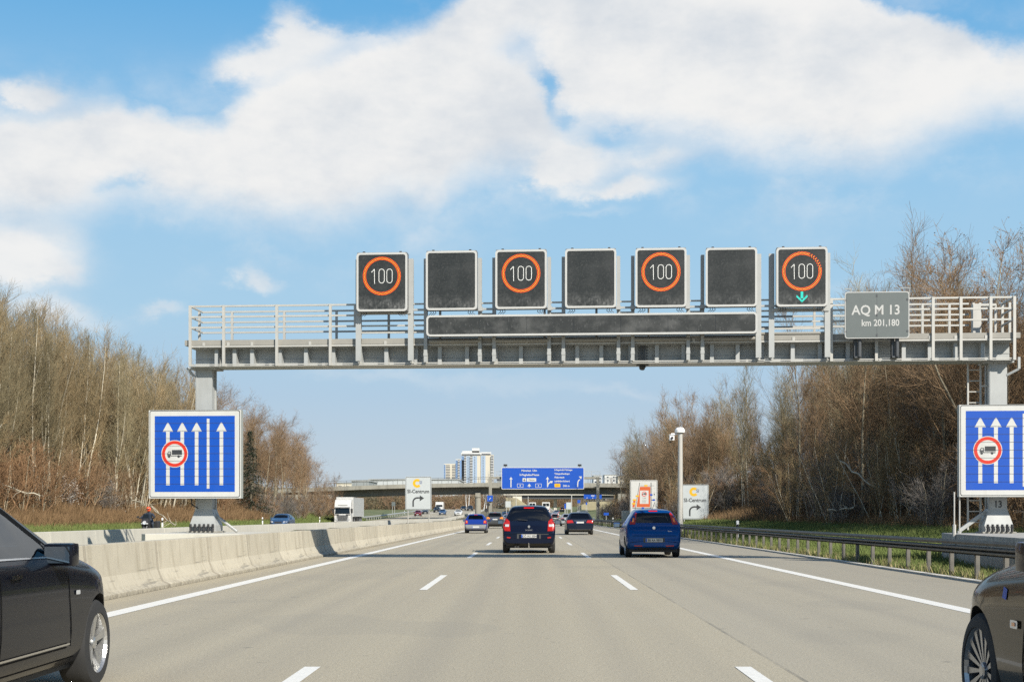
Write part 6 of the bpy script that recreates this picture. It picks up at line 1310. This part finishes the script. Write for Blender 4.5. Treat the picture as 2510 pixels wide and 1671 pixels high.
LL, LG = 'tall pale bare trunk with fine upswept twigs, one of many in the left wood', 'bare trees of the left wood'
RL, RG = 'grey-brown leafless tree, one of many in the wood on the right slope', 'bare trees of the right wood'
nL = nR = 0
y = 78.0
while y < 158:      # first left wood
    for row, x in enumerate((-35.4, -37.6, -40.4, -43.8)):
        if y + row * .8 > 152: continue
        plant('L%d' % rt.randint(0, 3), x + rt.uniform(-1.1, 1.1), y + rt.uniform(-1, 1) + row * .9, (1.0 - .02 * row) * rt.uniform(.94, 1.04) * .98, LL, 'tree', LG); nL += 1
    y += 2.15
y = 172.0
while y < 244:      # second clump, lower and rounder toward the bridge
    for row, x in enumerate((-34.5, -37.5, -41)):
        sc_ = (1.0 if y < 205 else 1.0 - (y - 205) / 75) * rt.uniform(.88, 1.08)
        plant(rt.choice(['S0', 'S0', 'R1', 'R3', 'S0']), x + rt.uniform(-1.2, 1.2), y + rt.uniform(-1.2, 1.2), sc_ * (.80 if row else .72), 'grey bare tree in the second clump between the blue board and the bridge', 'tree', 'bare trees of the clump before the bridge'); nL += 1
    y += 4.2
y = 44.0
while y < 262:      # right wood
    stp = 2.6 if y < 90 else 3.4 if y < 150 else 5.0
    for row, x in enumerate((18.6, 21.6, 25.0, 29.5) if not 92 < y < 152 else (18.6, 21.6, 25.6, 28.4, 31.0)):
        if row >= 3 and y > 150: continue
        if row == 4: x -= .4
        if y < 52 and row < 1: continue
        if (97 < y < 124 or 128 < y < 148) and row < 2 or 78 < y < 91 and row < 1 or (100 < y < 118 or 125 < y < 142) and row == 2: continue
        hsc = 1.0 if y > 60 else .98
        k = 'K0' if (rt.random() < (.30 if y < 85 else .04)) else 'L2' if (rt.random() < .12) else 'R%d' % rt.randint(0, 3)
        gl, gg, gc = (RL, RG, 'tree') if k != 'K0' else ('leafless tree hung with brown withered seed clusters in the right wood', 'seed-hung trees of the right wood', 'tree')
        plant(k, x + rt.uniform(-1.2, 1.2), y + rt.uniform(-1.2, 1.2), (1.02 - (.12 if y > 90 else .05) * min(row, 3)) * hsc * rt.uniform(.93, 1.05) * (1.32 if (97 < y < 124 or 128 < y < 148) else 1) * (.88 if y < 90 else 1), gl, gc, gg); nR += 1
    y += stp
plant('S0', 18.9, 58.0, .68, 'tallest bare tree with spreading open crown above the right end of the gantry')
for x_, Y_, s_ in ((2185, 72, .84), (2255, 66, .78), (2330, 62, .80), (2410, 60, .84)):
    plant('K0', P(x_, 0, Y_).x, Y_, s_, 'leafless tree hung with brown withered seed clusters in the right wood', 'tree', 'seed-hung trees of the right wood')
plant('S0', P(1530, 0, 235).x, 235, .72, 'lone pale bare tree in front of the bridge right of the big blue board')
plant('C0', P(624, 0, 168).x, 166, 1.05, 'dark green conifer at the left end of the second tree clump')
plant('W0', -34.4, 104, .85, 'shrub in white blossom at the foot of the left wood', 'shrub'); plant('W0', -34.0, 111, .7, 'smaller white flowering shrub right of the taller one', 'shrub')
# shrubs
y = 76.0; BL = 'leafless brown shrub at the foot of the left wood'; BR = 'dark leafless shrub at the foot of the right wood'
while y < 160:
    for x in (-34.6, -36.4, -38.8, -42):
        plant(rt.choice(['B0', 'B1', 'B3', 'B3', 'B0']), x + rt.uniform(-1, 1), y + rt.uniform(-1, 1), rt.uniform(.8, 1.2) * (1.0 if x > -34 else 1.45), BL, 'shrub', 'shrubs of the left wood')
    y += 3.0
y = 166.0
while y < 250:
    for x in (-32.6, -35.4): plant(rt.choice(['B0', 'B1', 'B2']), x + rt.uniform(-1, 1), y + rt.uniform(-1, 1), rt.uniform(.7, 1.1), 'leafless shrub at the foot of the second clump', 'shrub', 'shrubs of the clump before the bridge')
    y += 4.2
y = 40.0
while y < 268:
    for x in (16.6, 18.4, 21.0, 24.4):
        if y > 150 and x > 24: continue
        if 100 < y < 124 and x < 22: continue
        plant(rt.choice(['B0', 'B1', 'B1', 'B2', 'B2', 'B3']), x + rt.uniform(-.9, .9) - (1.5 if y > 140 else 0), y + rt.uniform(-1, 1), rt.uniform(.75, 1.2) * (1 if x < 20 else 1.35), BR, 'shrub', 'shrubs of the right wood')
    y += 2.7 if y < 100 else 3.6 if y < 160 else 5
for x, y, s_ in ((13.2, 225, .8), (12.9, 238, .9), (13.4, 250, 1.0), (14.6, 212, .8)): plant('B2', x, y, s_, 'dark bush beside the right post of the far gantry', 'shrub', 'bushes by the far gantry')
for x, y, s_ in ((-7.8, 300, 1.3), (-8.6, 318, 1.5), (-5.2, 330, 1.3), (-9.6, 345, 1.6)): plant('R1', x, y, s_ * .42, 'small dark tree in the median beyond the bridge', 'tree', 'median trees beyond the bridge')
# fallen stems
mb_f = [((235, 1222, 96), (318, 1300, 90)), ((0, 1197, 84), (100, 1212, 86)), ((255, 1250, 95), (330, 1262, 97)), ((378, 1245, 104), (432, 1290, 100))]
for i, (a, b_) in enumerate([((372, 1243, 106), (430, 1288, 99)), ((4, 1192, 88), (98, 1211, 90)), ((318, 1222, 108), (355, 1236, 110)), ((2060, 1130, 70), (2150, 1200, 66)), ((2030, 1250, 70), (2095, 1248, 68))]):
    rr = random.Random(i); sg = []; p, q = P(*a), P(*b_); pts = [p.lerp(q, t / 6) + Vector((0, 0, rr.gauss(0, .08))) for t in range(7)]
    for u, v in zip(pts, pts[1:]): sg.append((tuple(u), tuple(v), .045, .04))
    for k in range(9): u = pts[rr.randint(2, 6)]; grow(rr, u, Vector((rr.gauss(0, 1), rr.gauss(0, 1), rr.gauss(.3, .6))), rr.uniform(.6, 1.8), .018, 4, .15, 0, sg, .006)
    V, Fq = seg_mesh(sg, 5); tag(np_mesh('fallen_branch', V, Fq, m_bark_p), ['pale fallen stem lying above the marker post right of the motorcyclist', 'long pale fallen branch at the left edge above the black saloon', 'short fallen branch left of the motorcyclist', 'pale broken bough hanging in the right wood', 'pale broken twig low in the right wood'][i], 'branch')
# far hedge below the bridge and distant wood behind (masses nobody could count)
def thicket(name, pts, n, size, m, seed, sz=(1, 1)):
    rg = np.random.default_rng(seed); V = []
    idx = rg.integers(0, len(pts), n); c = np.array(pts)[idx]; off = rg.normal(0, 1, (n, 3)); off /= np.linalg.norm(off, axis=1, keepdims=True); off *= rg.uniform(.5, 1, (n, 1))
    ctr = c[:, :3] + off * c[:, 3:6]; ctr[:, 2] = np.maximum(ctr[:, 2], c[:, 2] - c[:, 5] * .8)
    a = rg.normal(0, 1, (n, 3)); a[:, 2] *= 1.6; a /= np.linalg.norm(a, axis=1, keepdims=True); b_ = np.cross(a, rg.normal(0, 1, (n, 3))); b_ /= np.linalg.norm(b_, axis=1, keepdims=True)
    a *= size * sz[0]; b_ *= size * .22 * sz[1]; V = np.stack([ctr - a, ctr + b_, ctr + a, ctr - b_], 1).reshape(-1, 3); return tag(np_mesh(name, V, np.arange(4 * n).reshape(n, 4), m), kind='stuff')
m_hedge = mat('brown_hedge', (.19, .12, .075), .95, var=.45, scale=.12, spec=.1); N, L, b = nodes_of(m_hedge); mix_in(m_hedge, add_noise(N, L, .09, .48, .6), (.12, .11, .07)); mix_in(m_hedge, mth('MULTIPLY', add_noise(N, L, .16, .55, .65), .8, N, L), (.25, .19, .10))
pts = []
rh = random.Random(3)
for i in range(150):
    x = rh.uniform(880, 1235); Y = rh.uniform(455, 520); p = P(x, 0, Y); g_ = rise(p.x, Y); pts.append((p.x, Y, g_ + 1.6, 3.5, 3.5, rh.uniform(2.6, 4.6)))
for i in range(60):
    x = rh.uniform(1285, 1420); Y = rh.uniform(620, 660); p = P(x, 0, Y); pts.append((p.x, Y, rise(p.x, Y) + 2, 4, 4, rh.uniform(3, 5)))
th = thicket('hedge_mass', pts, 90000, .34, m_hedge, 5)
pts = []
for i in range(420):
    x = rh.uniform(-2, 2700); Y = rh.uniform(760, 900); p = P(x, 0, Y); pts.append((p.x, Y, 8, 14, 10, rh.uniform(6, 11)))
thicket('distant_wood', pts, 60000, 1.2, mat('distant_wood_grey', (.15, .135, .11), .95, var=.3, scale=.05, spec=.1), 6)
# birch trunks in front of the hedge
for i, (x, Y) in enumerate(((1143, 430), (1147, 432), (1186, 428), (1192, 436))):
    T = []; rr = random.Random(i); p = P(x, 0, Y); grow(rr, (0, 0, 0), (rr.gauss(0, .08), 0, 1), 7.5, .16, 8, .05, 0, T, .03)
    for k in range(14): grow(rr, (0, 0, rr.uniform(3, 7)), Vector((rr.gauss(0, .5), rr.gauss(0, .3), 1)), 1.8, .03, 3, .1, 0, T, .01)
    V, Fq = seg_mesh(T, 5); o = np_mesh('birch_tree', V, Fq, m_balc); o.location = (p.x, Y, rise(p.x, Y) + .3); tag(o, ['white birch stem left of the bridge pier, left of its twin', 'white birch stem left of the bridge pier, right of its twin', 'white birch stem between pier and far gantry post', 'slender white birch stem nearest the far gantry left post'][i], 'tree')
# grass tufts on the verges
def grass(name, xr, yr, n, seed, hh=.16, m=None):
    rg = np.random.default_rng(seed); yy = yr[0] * (yr[1] / yr[0]) ** rg.random(n); xx = rg.uniform(xr[0], xr[1], n); zz = np.array([H(a, b_) - .04 for a, b_ in zip(xx, yy)])
    t = rg.uniform(0, 6.283, n); h_ = rg.uniform(.5, 1.3, n) * hh * (1 + yy / 120); w_ = .007 * (1 + yy / 60); dx = np.cos(t) * w_; dy = np.sin(t) * w_; lx = rg.normal(0, .35, n) * h_; ly = rg.normal(0, .35, n) * h_
    V = np.stack([np.stack([xx - dx, yy - dy, zz], 1), np.stack([xx + dx, yy + dy, zz], 1), np.stack([xx + dx * .2 + lx, yy + dy * .2 + ly, zz + h_], 1), np.stack([xx - dx * .2 + lx, yy - dy * .2 + ly, zz + h_], 1)], 1).reshape(-1, 3)
    return tag(np_mesh(name, V, np.arange(4 * n).reshape(n, 4), m), kind='stuff')
m_blade = mat('grass_blades', (.13, .165, .05), .85, var=.4, scale=.8, spec=.2); N, L, b = nodes_of(m_blade); mix_in(m_blade, add_noise(N, L, .5, .55, .75), (.24, .22, .09))
m_straw = mat('straw_blades', (.32, .27, .14), .85, var=.3, scale=.8, spec=.2)
grass('verge_grass', (9.1, 16.5), (20, 200), 190000, 1, .15, m_blade); grass('verge_grass', (-34, -29.3), (70, 250), 60000, 2, .17, m_blade); m_scrub = mat('bramble_brown', (.20, .13, .07), .95, var=.5, scale=.6, spec=.1)
grass('bank_scrub', (-38, -31.6), (70, 170), 90000, 4, .42, m_scrub); grass('bank_scrub', (15.4, 21), (30, 240), 60000, 5, .30, m_scrub); grass('dry_grass_edge', (9.02, 9.7), (20, 140), 5000, 3, .13, m_straw)
